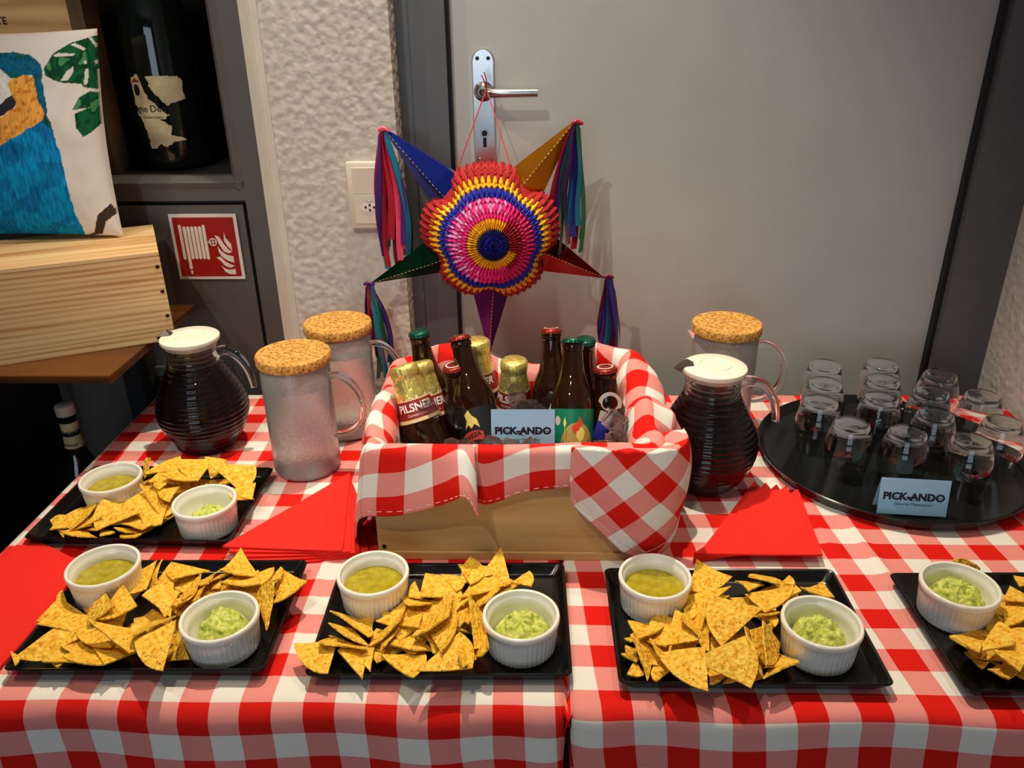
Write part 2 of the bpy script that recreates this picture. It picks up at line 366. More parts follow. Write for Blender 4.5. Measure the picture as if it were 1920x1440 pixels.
# door frame and door leaf
struct('trim_1', MB().box(-.216, -.156, 1.468, 1.56, 0, 2.15).box(-.242, -.216, 1.478, 1.56, 0, 2.15).box(.778, XR, 1.468, 1.56, 0, 2.15).box(-.242, XR, 1.468, 1.56, 2.1, 2.15), M['frame_grey'])
struct('trim_2', MB().box(-.156, -.150, 1.485, 1.54, 0, 2.1).box(.770, .778, 1.485, 1.54, 0, 2.1), M['black_board'])
door = empty('door_1', (.31, YD, 0), kind='structure')
MB().box(-.460, .460, 0, .04, .01, 2.1).build('leaf', M['door'], door)
def pl(x, z, y=YD): return (x-.31, y-YD, z)
# handle plate (rounded top), lever, keyhole, screws
poly = [(-.0205, -.098), (.0205, -.098), (.0205, .078)]+[(.0205*cos(a), .078+.0205*sin(a)) for a in [pi*i/12 for i in range(1, 12)]]+[(-.0205, .078)]
def plate_mesh():
    bm = bmesh.new(); vs = [bm.verts.new((x, y, 0)) for x, y in poly]; f = bm.faces.new(vs)
    r = bmesh.ops.extrude_face_region(bm, geom=[f]); up = [e for e in r['geom'] if isinstance(e, bmesh.types.BMVert)]
    for v in up: v.co.z = .009; v.co.x *= .86; v.co.y = v.co.y*.985
    me = bpy.data.meshes.new('handle_plate'); bm.normal_update(); bm.to_mesh(me); bm.free(); me.materials.append(M['chrome']); return me
plate = link('handle_plate', plate_mesh(), door, mw=facing(pl(-.095, 1.250)))
for sx in (-.0095, .0095):
    for sz in (.083, -.088):
        MB().lathe([(0, .0105), (.0022, .0105), (.0034, .0092), (.0036, .006)], 14).build('screw', M['steel_dark'] if sz > 0 else M['chrome'], plate, 40, loc=(sx, sz, 0))
MB().lathe([(.0035, .0105), (.0075, .0105), (.0085, .008)], 20, Matrix.Translation((0, -.042, 0))).build('lock_ring', M['chrome'], plate, 40)
MB().lathe([(0, .0112), (.005, .0112), (.006, .009)], 16, Matrix.Translation((0, -.042, 0))).box(-.003, .003, -.066, -.046, .006, .0102).build('lock_cylinder', M['steel_dark'], plate, 40)
lv = MB().tube([(0, .029, .005), (0, .029, .030), (.006, .029, .044), (.018, .029, .050), (.05, .029, .051), (.095, .029, .050)], [.011, .0095, .0085, .0075, .007, .0068], 14)
lv.lathe([(.017, .009), (.017, .012), (.012, .017), (.010, .02)], 24, Matrix.Translation((0, .029, 0)))
lv.build('lever', M['chrome'], plate, 50)

# white cabinet trim strip beside the plaster pier
struct('trim_3', MB().box(-.489, -.474, 1.428, 1.50, 0, 2.4).box(-.474, -.455, 1.418, 1.50, 0, 2.4).box(-.470, -.468, 1.4165, 1.42, 0, 2.4), M['white_trim'])

# grey cabinet with an open niche above and a panelled door below
cab = empty('hose_cabinet', (-1.12, YC, 0), label='dark grey wall cabinet with open black niche above a panelled door', cat='cabinet')
cx = 1.12
def cb(x): return x+cx
N0x, N1x, NZ = -1.62, -.558, 1.147
body = MB()
body.box(cb(-1.75), cb(-.490), 0, .03, 0, .075)
body.box(cb(-.536), cb(-.490), 0, .03, .075, 2.4)          # right stile
body.box(cb(-1.75), cb(N0x), 0, .03, .075, 2.4)            # left stile
body.box(cb(N0x), cb(-.536), 0, .03, 1.097, 1.118)         # middle rail
body.box(cb(N0x), cb(-.536), 0, .03, 2.2, 2.4)
body.box(cb(-1.75), cb(-.490), .03, .05, 0, 1.09)
body.build('carcass', M['cabinet'], cab)
# bevelled niche moulding: right side and sill
def mould(p0, p1, dirn):
    m = MB(); d = Vector(p1)-Vector(p0); L = d.length; d.normalize(); n = Vector(dirn)
    prof = [(0, 0), (.012, -.004), (.022, .012), (.022, .03), (0, .03)]
    v = []; 
    for t in (0, L):
        for a, b in prof: v.append(Vector(p0)+d*t+n*a+Vector((0, b, 0)))
    k = len(prof); f = [(i, (i+1) % k, k+(i+1) % k, k+i) for i in range(k)]+[tuple(range(k))[::-1], tuple(range(k, 2*k))]
    return m.add(v, f)
mould((cb(-.536), 0, 1.118), (cb(-.536), 0, 2.2), (-1, 0, 0)).build('niche_moulding', M['cabinet'], cab)
mould((cb(N0x), 0, 1.118), (cb(-.536), 0, 1.118), (0, 0, 1)).build('niche_moulding', M['cabinet'], cab)
ni = MB(); ni.box(cb(N0x), cb(-.536), .03, .50, 1.10, 1.140).box(cb(N0x), cb(-.536), .48, .50, 1.14, 2.2).box(cb(-.556), cb(-.536), .03, .5, 1.14, 2.2).box(cb(N0x)-.02, cb(N0x), .03, .5, 1.14, 2.2).box(cb(N0x), cb(-.536), .03, .5, 2.2, 2.22)
ni.build('niche_lining', M['niche'], cab)
dp = MB().box(cb(-1.60), cb(-.545), .006, .03, .08, 1.088).build('door_panel', M['cabinet'], cab)
for z in (.80, .775):
    pass
MB().box(cb(-.772), cb(-.752), -.004, .006, .745, .765, bev=.001).box(cb(-.765), cb(-.748), -.004, .006, .715, .742, bev=.001).build('hinge', M['frame_grey'], dp)

# fire hose sign on the cabinet door
sg = empty('fire_hose_sign', (-.6225, YC+.004, 1.010), label='square red and white fire hose reel sign on the grey cabinet', cat='sign')
MB().box(-.0635, .0635, -.004, 0, -.0625, .0625).build('plate', M['sign_white'], sg)
MB().box(-.0575, .0575, -.0048, -.003, -.0565, .0565).build('red_field', M['sign_red'], sg)
fm = facing((0, -.0048, 0))
def capsule(x, z0, z1, r, n=6):
    return [(x+r*cos(a), z1+r*sin(a)) for a in [pi*i/n for i in range(n+1)]]+[(x-r*cos(a), z0-r*sin(a)) for a in [pi*i/n for i in range(n+1)]]
for i in range(7):
    x = -.0445+i*.0073+(-.001 if i == 0 else 0)
    z0, z1 = (-.021, .040) if i in (0, 6) else ((-.040, .037) if i == 1 else (-.020, .037))
    MB().prism(capsule(x, z0, z1, .0029), .0006, fm).build('hose_coil', M['sign_white'], sg)
MB().prism([(-.0395, -.0455), (-.0345, -.0455), (-.0355, -.052), (-.0385, -.052)], .0006, fm).build('hose_nozzle', M['sign_white'], sg)
wh = MB().lathe([(.0058, 0), (.0075, 0), (.0075, .0006), (.0058, .0006)], 24, fm @ Matrix.Translation((.0130, .010, 0)), closed=True)
wh.add([], []).prism([(-.006, -.0009), (.006, -.0009), (.006, .0009), (-.006, .0009)], .0006, fm @ Matrix.Translation((.0130, .010, 0))).prism([(-.0009, -.006), (.0009, -.006), (.0009, .006), (-.0009, .006)], .0006, fm @ Matrix.Translation((.0130, .010, 0))).prism([(.001, .009), (.006, .009), (.006, .011), (.001, .011)], .0006, fm)
wh.build('valve_wheel', M['sign_white'], sg)
fl = [[(.0365, .029), (.0385, .017), (.047, .006), (.047, -.006), (.0395, .002), (.0345, .013)],
      [(.0185, .023), (.026, .020), (.033, .006), (.041, -.005), (.0475, -.0085), (.040, -.0115), (.031, -.008), (.025, .004)],
      [(.0205, .002), (.026, -.008), (.036, -.015), (.0475, -.0175), (.0475, -.030), (.036, -.026), (.0255, -.018), (.021, -.008)],
      [(.0145, -.020), (.022, -.018), (.031, -.028), (.040, -.033), (.0475, -.036), (.039, -.040), (.029, -.036), (.022, -.026)],
      [(.022, -.036), (.027, -.041), (.037, -.044), (.0475, -.042), (.0475, -.053), (.035, -.052), (.027, -.047)]]
for p in fl: MB().prism(p, .0006, fm).build('flame', M['sign_white'], sg)

# wall socket
so = empty('wall_socket', (-.293, YB-.004, 1.1145), label='cream double wall plate with a three-pin power socket on plaster', cat='socket')
MB().box(-.041, .041, -.009, .004, -.0585, .0585, bev=.004).build('frame', M['socket'], so, 40)
MB().box(-.0305, .0305, -.0102, -.006, .0035, .049, bev=.0006).build('blank_cover', M['socket'], so)
sc = MB().box(-.0305, .0305, -.0102, -.006, -.049, .0028, bev=.0006).build('socket_cover', M['socket'], so)
hexp = [(-.0155, 0), (-.009, .0068), (.009, .0068), (.0155, 0), (.009, -.0068), (-.009, -.0068)]
MB().prism(hexp, .0006, facing((-.004, -.0100, -.0205))).build('socket_face', M['sign_white'], sc)
for dx, dz in ((-.0065, .001), (.0085, .001), (.001, .005), (.001, -.004)):
    MB().lathe([(0, .0009), (.0021, .0009), (.0021, 0)], 14, facing((-.004+dx, -.0102, -.0205+dz))).build('pin_hole', M['black'], sc)
tv, tf = text_polys('T12-T13', .0042)
MB().add(tv, tf, facing((-.003, -.0106, -.0105))).build('lettering', M['socket_line'], sc)

# ================================================================== left: brown rack, crates, pillow, bottles
rk = empty('console_rack', (-1.05, 1.262, 0), label='dark console rack with brown wooden top beside the table', cat='rack')
ox, oy = 1.05, -1.262
MB().box(-1.6+ox, -.653+ox, 1.095+oy, 1.428+oy, .894, .908, bev=.0015).build('top', M['brown_top'], rk)
MB().box(-1.6+ox, -.98+ox, 1.115+oy, 1.425+oy, .60, .615, bev=.0015).build('shelf', M['brown_top'], rk)
MB().box(-1.6+ox, -.765+ox, 1.10+oy, 1.425+oy, .445, .46).build('lower_shelf', M['black_board'], rk)
for x, y in ((-1.58, 1.115), (-1.58, 1.385), (-1.10, 1.115), (-.80, 1.385)):
        MB().box(x+ox, x+.035+ox, y+oy, y+.035+oy, 0, .894).build('leg', M['black_metal'], rk)
MB().box(-.97+ox, -.955+ox, 1.13+oy, 1.42+oy, .46, .894).build('divider', M['black_board'], rk)

def crate(name, w, d, h, t, mat, loc, rz, label, nails=(), nail_front=True):
    r = empty(name, loc, rz, label, 'crate')
    MB().box(0, w, 0, t, 0, h, bev=.0012).build('front_panel', mat, r)
    MB().box(0, w, d-t, d, 0, h, bev=.0012).build('back_panel', mat, r)
    MB().box(0, t, t, d-t, 0, h).build('side_panel', mat, r)
    MB().box(w-t, w, t, d-t, 0, h).build('side_panel', mat, r)
    MB().box(t, w-t, t, d-t, 0, t).build('bottom', mat, r)
    for x, z in nails:
        MB().lathe([(0, .0012), (.0026, .0012), (.0032, 0)], 10, facing((x, 0, z))).build('nail', M['steel_dark'], r)
    return r
# closed pine wine case, turned 26 degrees, its right end overhanging the rack
a26 = rad(26.2); bx, by = -.612, 1.245; W = .50
pc = crate('pine_case', W, .205, .145, .010, M['pine'], (bx-W*cos(a26), by-W*sin(a26), .908), a26, 'closed pale pine wine case lying under the parrot pillow', [(W-.006, .128), (W-.006, .086), (W-.006, .044)])
MB().box(0, W, 0, .205, .145, .153, bev=.001).build('lid', M['pine'], pc)
# plywood wine case standing in the niche, brown timber side
uc = empty('plywood_case', (-1.16, 1.50, 1.140), label='plywood wine case with black letter standing behind the pillow', cat='crate')
MB().box(0, .352, 0, .008, .0, .62, bev=.001).build('front_panel', M['ply'], uc)
MB().box(.352, .378, -.006, .05, .0, .62, bev=.001).build('side_panel', M['brown_post'], uc)
MB().box(0, .352, .042, .05, .0, .62).build('back_panel', M['ply'], uc)
MB().box(-.012, 0, .0, .05, .0, .62).build('side_panel', M['ply'], uc)
tv, tf = text_polys('TE', .017, .0004, 'RIGHT')
MB().add(tv, tf, facing((.238, -.0004, .262))).build('lettering', M['black'], uc)
# parrot pillow
PW, PH = .345, .325
polys = dict(
 body=[(-700, 1500), (-700, 800), (0, 800), (130, 735), (238, 680), (262, 620), (300, 740), (350, 930), (400, 1130), (480, 1330), (480, 1500)],
 nape=[(-400, 420), (-200, 300), (80, 293), (170, 308), (230, 360), (236, 450), (262, 600), (300, 740), (238, 690), (200, 560), (185, 425), (60, 440), (0, 390)],
 orange=[(40, 470), (70, 445), (130, 422), (190, 436), (212, 560), (252, 640), (244, 680), (200, 702), (130, 742), (60, 782), (0, 822), (-300, 900), (-300, 700), (0, 660), (80, 600)],
 face=[(-300, 420), (0, 395), (30, 420), (45, 480), (75, 540), (0, 640), (-300, 700)],
 beak=[(-300, 600), (0, 590), (62, 535), (88, 575), (60, 615), (0, 655), (-300, 740)],
 leaf=[(248, 385), (300, 300), (400, 240), (548, 196), (562, 215), (556, 500), (470, 492), (455, 472), (345, 466), (300, 452), (256, 425)],
 leaf2=[(405, 620), (440, 550), (505, 512), (560, 520), (572, 695), (505, 750), (470, 770), (430, 720), (420, 640), (500, 605)],
 branch=[(480, 1326), (532, 1306), (548, 1210), (625, 1143), (662, 1195), (596, 1246), (580, 1314)])
slits = [[(296, 312), (330, 298), (420, 302), (410, 316), (320, 322)], [(392, 252), (420, 242), (482, 272), (470, 284)], [(500, 212), (515, 208), (550, 260), (538, 262)],
         [(338, 455), (372, 400), (408, 376), (410, 400), (380, 455)], [(470, 480), (478, 390), (494, 384), (500, 410), (490, 470)], [(468, 345), (480, 338), (488, 352), (478, 362)], [(530, 340), (540, 338), (544, 358), (534, 360)]]
# where the print's design lies on the cushion, as a smooth function of the cover's own (u, v)
LAYX = (-135.48, 354.05, -39.82, -34.1, 13.26, -30.64, -12.9, 68.41, -46.72, 15.17, -4.97)
LAYY = (443.64, -25.94, -357.39, 47.04, 24.66, -26.84, -54.1, 2.1, 16.22, 0.74, -15.5)
def print_col(cx_, cy_):
    j = 14*nz(cx_*.02, cy_*.02, 3.); x, y = cx_+j, cy_+j*.6
    if inpoly(x, y, polys['beak']): return srgb(44, 42, 54)[:3]+(.5,)
    if inpoly(x, y, polys['orange']):
        return (srgb(238, 166, 74) if nz(cx_*.03, cy_*.03) > -.25 else srgb(214, 130, 44))[:3]+(.6,)
    if inpoly(x, y, polys['nape']): return (srgb(10, 92, 128) if nz(cx_*.01, cy_*.012, 9) > -.1 else srgb(12, 88, 78))[:3]+(1,)
    if inpoly(x, y, polys['face']): return srgb(226, 226, 224)[:3]+(.3,)
    if inpoly(x, y, polys['body']): return (srgb(6, 134, 196) if nz(cx_*.008, cy_*.01, 2) > -.15 else srgb(6, 112, 174))[:3]+(1,)
    for k in ('leaf', 'leaf2'):
        if inpoly(cx_, cy_, polys[k]):
            if any(inpoly(cx_, cy_, q) for q in slits): return srgb(226, 220, 214)[:3]+(0,)
            g = nz(cx_*.02, cy_*.013, 5)
            return (srgb(14, 92, 54) if g > .05 else srgb(8, 66, 40) if g > -.3 else srgb(70, 140, 86))[:3]+(.3,)
    if inpoly(cx_, cy_, polys['branch']): return srgb(62, 50, 44)[:3]+(.4,)
    return srgb(228, 222, 216)[:3]+(0,)
def pillow():
    n = 270; mb = MB(); cols = []
    def shape(u, v, side):
        e = (sin(pi*min(max(u, 0), 1))*sin(pi*min(max(v, 0), 1)))**.42
        x = (u-.5)*PW*(1-.05*sin(pi*v)); z = v*PH+(.5-v)*.012*sin(pi*u)
        th = .062*e*(1+.05*nz(u*6, v*6, 1.))+.003*nz(u*22, v*9, 4.)*e
        return (x, side*th+.06*v, z)
    mb.grid(lambda u, v: shape(u, v, -1), n, n); mb.grid(lambda u, v: shape(u, v, 1), 24, 24)
    me = mb.mesh('parrot_pillow', M['pillow'], 180)
    at = me.color_attributes.new('print', 'FLOAT_COLOR', 'POINT'); k = 0; vals = []
    for i in range(n+1):
        for j in range(n+1):
            u, v = i/n, j/n; e = max(0., sin(pi*u)*sin(pi*v))**.42; q = (1, u, v, u*v, u*u, v*v, u*u*v, u*v*v, e, e*u, e*v)
            px = sum(a*b for a, b in zip(LAYX, q)); py = sum(a*b for a, b in zip(LAYY, q)); vals += print_col(px*3, py*3)
    vals += (srgb(228, 222, 216)[:3]+(0,))*(25*25); at.data.foreach_set('color', vals)
    return me
link('parrot_pillow', pillow(), loc=(-.712-PW/2, 1.335, 1.064), label='white cushion printed with a blue and orange parrot and leaves', cat='pillow')
# big dark bottle in the niche with a torn paper label
wb = empty('large_wine_bottle', (-.702, 1.585, 1.140), label='large dark bottle with torn paper label standing in the niche', cat='bottle')
MB().lathe([(0, .004), (.05, 0), (.060, .006), (.0635, .02), (.0635, .235), (.060, .27), (.050, .31), (.036, .35), (.024, .39), (.019, .43), (.0185, .50), (.021, .505), (.021, .52), (0, .522)], 48).build('body', M['wine'], wb, 40)
LW, LH = .100, .130   # label extent
torn = [[(0, 0), (18, -12), (30, 40), (52, 70), (64, 82), (60, 92), (50, 92), (66, 110), (60, 128), (80, 136), (86, 142), (62, 146), (54, 158), (40, 148), (30, 160), (20, 170), (18, 130), (12, 96), (4, 80), (0, 50)],
        [(36, -6), (92, -4), (98, 48), (72, 56), (62, 62), (50, 40), (36, 16)]]
def lab(u, v):
    ang = -pi/2+(u-.5)*1.62+.14; return (.0638*cos(ang), .0638*sin(ang), .172-v*.130)
MB().grid(lab, 90, 110, keep=lambda u, v: any(inpoly(u*100+5*nz(u*14, v*14)-1, v*170-10, p) for p in torn)).build('paper_label', M['old_paper'], wb, 180)
def wrap(v, R, a0, z0): return [((R)*cos(a0+x/R), R*sin(a0+x/R), z0+y) for x, y, z in v]
tv, tf = text_polys('gne Deu', .017, .0001, 'CENTER'); MB().add(wrap(tv, .0642, -pi/2-.12, .112), tf).build('lettering', M['black'], wb)
tv, tf = text_polys('Geldermann', .008, 0, 'CENTER'); MB().add(wrap(tv, .0642, -pi/2-.10, .098), tf).build('lettering', M['black'], wb)
cr = [(.007*cos(a), .010*sin(a), 0) for a in [2*pi*i/20 for i in range(20)]]
MB().add(wrap(cr, .0642, -pi/2-.46, .145), [tuple(range(20))]).build('crest', M['black'], wb)
sp_ = [(-.008, 0), (-.009, .006), (-.004, .003), (0, .009), (.004, .003), (.009, .006), (.008, 0)]
MB().add(wrap([(x, y, 0) for x, y in sp_], .0642, -pi/2-.46, .158), [tuple(range(7))]).build('crest_crown', M['label_red'], wb)
ov = [(.020*cos(a), .013*sin(a), 0) for a in [2*pi*i/20 for i in range(20)]]
MB().add(wrap(ov, .0475, -pi/2-.3, .322), [tuple(range(20))]).build('neck_seal', M['label_red'], wb)
# small dark bottle below the rack
sb = empty('dark_bottle', (-.846, 1.258, .46), label='dark bottle with cream neck label standing under the rack', cat='bottle')
MB().lathe([(0, .003), (.030, 0), (.036, .006), (.0365, .165), (.033, .19), (.022, .212), (.0155, .235), (.0145, .30), (.016, .302), (.016, .312), (0, .314)], 36).build('body', M['wine'], sb, 40)
MB().lathe([(.0165, .300), (.0165, .318), (.014, .320), (0, .320)], 24).build('stopper', M['opener'], sb, 40)
MB().lathe([(.0168, .236), (.0150, .262), (.0150, .286)], 28).build('neck_label', M['label_cream'], sb, 60)
tv, tf = text_polys('MORALES', .0062, .0002); MB().add(wrap(tv, .0166, -pi/2+.1, .243), tf).build('lettering', M['black'], sb)
MB().grid(lambda u, v: (.0369*cos(-pi/2-.55+u*1.3), .0369*sin(-pi/2-.55+u*1.3), .085+v*.075), 16, 4).build('body_label', M['label_cream'], sb, 180)
MB().grid(lambda u, v: (.0372*cos(-pi/2-.45+u*1.1), .0372*sin(-pi/2-.45+u*1.1), .125+v*.028), 16, 2).build('label_band', M['black'], sb, 180)

# ================================================================== the two tables and their cloths
def table(x0, x1, label):
    t = empty('folding_table', ((x0+x1)/2, .99, 0), label=label, cat='table'); hx = (x1-x0)/2
    MB().box(-hx, hx, -.345, .380, T-.03, T-.004, bev=.003).build('tabletop', M['frame_grey'], t)
    for sx in (-1, 1):
        for sy in (-1, 1):
            MB().tube([(sx*(hx-.05), sy*.32, 0), (sx*(hx-.05), sy*.32, T-.03)], .014, 10).build('leg', M['black_metal'], t, 40)
table(-.728, .024, 'left table under the checked cloth with the carafe and pitchers')
table(.042, .842, 'right table under the checked cloth with the round tray')
def cloth(name, x0, x1, label, uoff, voff, shear, r, ridges, drop=.30):
    Y0, Y1 = .612, 1.378; nx = int((x1-x0)/.0075); S = (Y1-Y0)+drop
    L1 = Y1-(Y0+r); L2 = r*pi/2; L3 = drop
    tot = L1+L2+L3; ny = 150
    def fn(u, v):
        x = x0+(x1-x0)*u; s = v*tot
        if s < L1: y, z, h = Y1-s, 0., 0.
        elif s < L1+L2: a = (s-L1)/r; y, z, h = Y0+r-r*sin(a), -r*(1-cos(a)), a/(pi/2)*.2
        else: h = (s-L1-L2)/L3; y, z = Y0, -r-(s-L1-L2); h = .2+h*.8
        y0_ = y
        # hem hangs in soft folds
        k = (x-x0)/(x1-x0); e = min(x-x0, x1-x)
        y -= h*.030*(.5+.5*sin(x*31+1.3*sin(x*9)))+h*.02*math.exp(-e/.05)
        if h > 0 and e < .10:                    # the corners fold in
            x += (1 if x-x0 < x1-x else -1)*-.0*h; y += h*.05*math.exp(-e/.02)
        if h == 0: z += .0008*nz(x*9, y*9)
        for rx, ry0, ry1, sl, am in ridges:
            d = (x-rx-sl*(y0_-.9)); w_ = max(0, min(1, (y0_-ry0)/.06))*max(0, min(1, (ry1-y0_)/.06)) if h < .2 else 0
            z += am*w_*math.exp(-(d/.007)**2)
        return (x, y, T+z)
    def uv(u, v):
        x = x0+(x1-x0)*u; s = v*tot; yy = Y1-s
        wob = .0035*nz(x*7, yy*7, 3.)+.002*nz(x*15, yy*15, 8.)
        return (x+uoff-shear*(yy-.62)+wob, yy+voff+.004*nz(x*5, yy*5, 6.))
    mb = MB().grid(fn, nx, ny, uv)
    # the side hanging at the outer end
    mb2 = MB()
    def side(xe, sg_):
        def f2(u, v):
            y = Y0+(Y1-Y0)*u; rr = .006; s = v*drop
            return (xe+sg_*(min(s, rr)+.012*v*(.5+.5*sin(y*33))), y, T-max(0, s-rr*.4))
        mb.grid(f2, 70, 12, lambda u, v: (xe+uoff+sg_*v*drop, Y0+(Y1-Y0)*u+voff))
    side(x0, -1); side(x1, 1)
    o = mb.build(name, M['gingham'], None, 180, label=label, cat='tablecloth', group='checked tablecloths')
    md = o.modifiers.new('thickness', 'SOLIDIFY'); md.thickness = .0008; md.offset = -1
    return o
cloth('tablecloth', -.733, .028, 'red and white checked tablecloth on the left table', 0.0139, .0463, -.02, .022, [(-.28, .62, 1.0, .03, .002), (-.44, .9, 1.2, .2, .002)])
cloth('tablecloth', .036, .848, 'red and white checked tablecloth on the right table', .0335, .0264, -.07, .012, [(.445, .62, 1.02, -.07, .004), (.40, .85, 1.0, -.06, .0022)])

# ================================================================== snack trays, ramekins, dips, chips
def tray_mesh():
    # rectangular black tray, flat well, rim flaring up and out to a rounded lip
    L, D = .2885, .194; mb = MB()
    def rr(hx, hy, r, z, n=5):
        p = []
        for cx_, cy_, a0 in ((hx-r, hy-r, 0), (-hx+r, hy-r, pi/2), (-hx+r, -hy+r, pi), (hx-r, -hy+r, 3*pi/2)):
            for i in range(n+1):
                a = a0+pi/2*i/n; p.append((cx_+r*cos(a), cy_+r*sin(a), z))
        return p
    hx, hy = L/2, D/2
    rings = [rr(hx-.016, hy-.016, .010, .0), rr(hx-.009, hy-.009, .010, .003), rr(hx-.0015, hy-.0015, .008, .0150), rr(hx, hy, .008, .0175), rr(hx-.001, hy-.001, .008, .0188), rr(hx-.0035, hy-.0035, .008, .0178), rr(hx-.0085, hy-.0085, .010, .0075), rr(hx-.012, hy-.012, .012, .0052)]
    k = len(rings[0]); v = [p for r in rings for p in r]; f = []
    for a in range(len(rings)-1):
        for i in range(k): f.append((a*k+i, a*k+(i+1) % k, (a+1)*k+(i+1) % k, (a+1)*k+i))
    f.append(tuple(range(k))[::-1]); f.append(tuple((len(rings)-1)*k+i for i in range(k)))
    return mb.add(v, f).mesh('serving_tray', M['tray'], 40)
TM = tray_mesh()
TRAYS = {}
def tray(k, cx_, cy_, rz, label):
    TRAYS[k] = link('serving_tray', TM, loc=(cx_, cy_, T+.0008), label=label, cat='tray', group='black rectangular snack trays'); TRAYS[k].rotation_euler = (0, 0, rz)
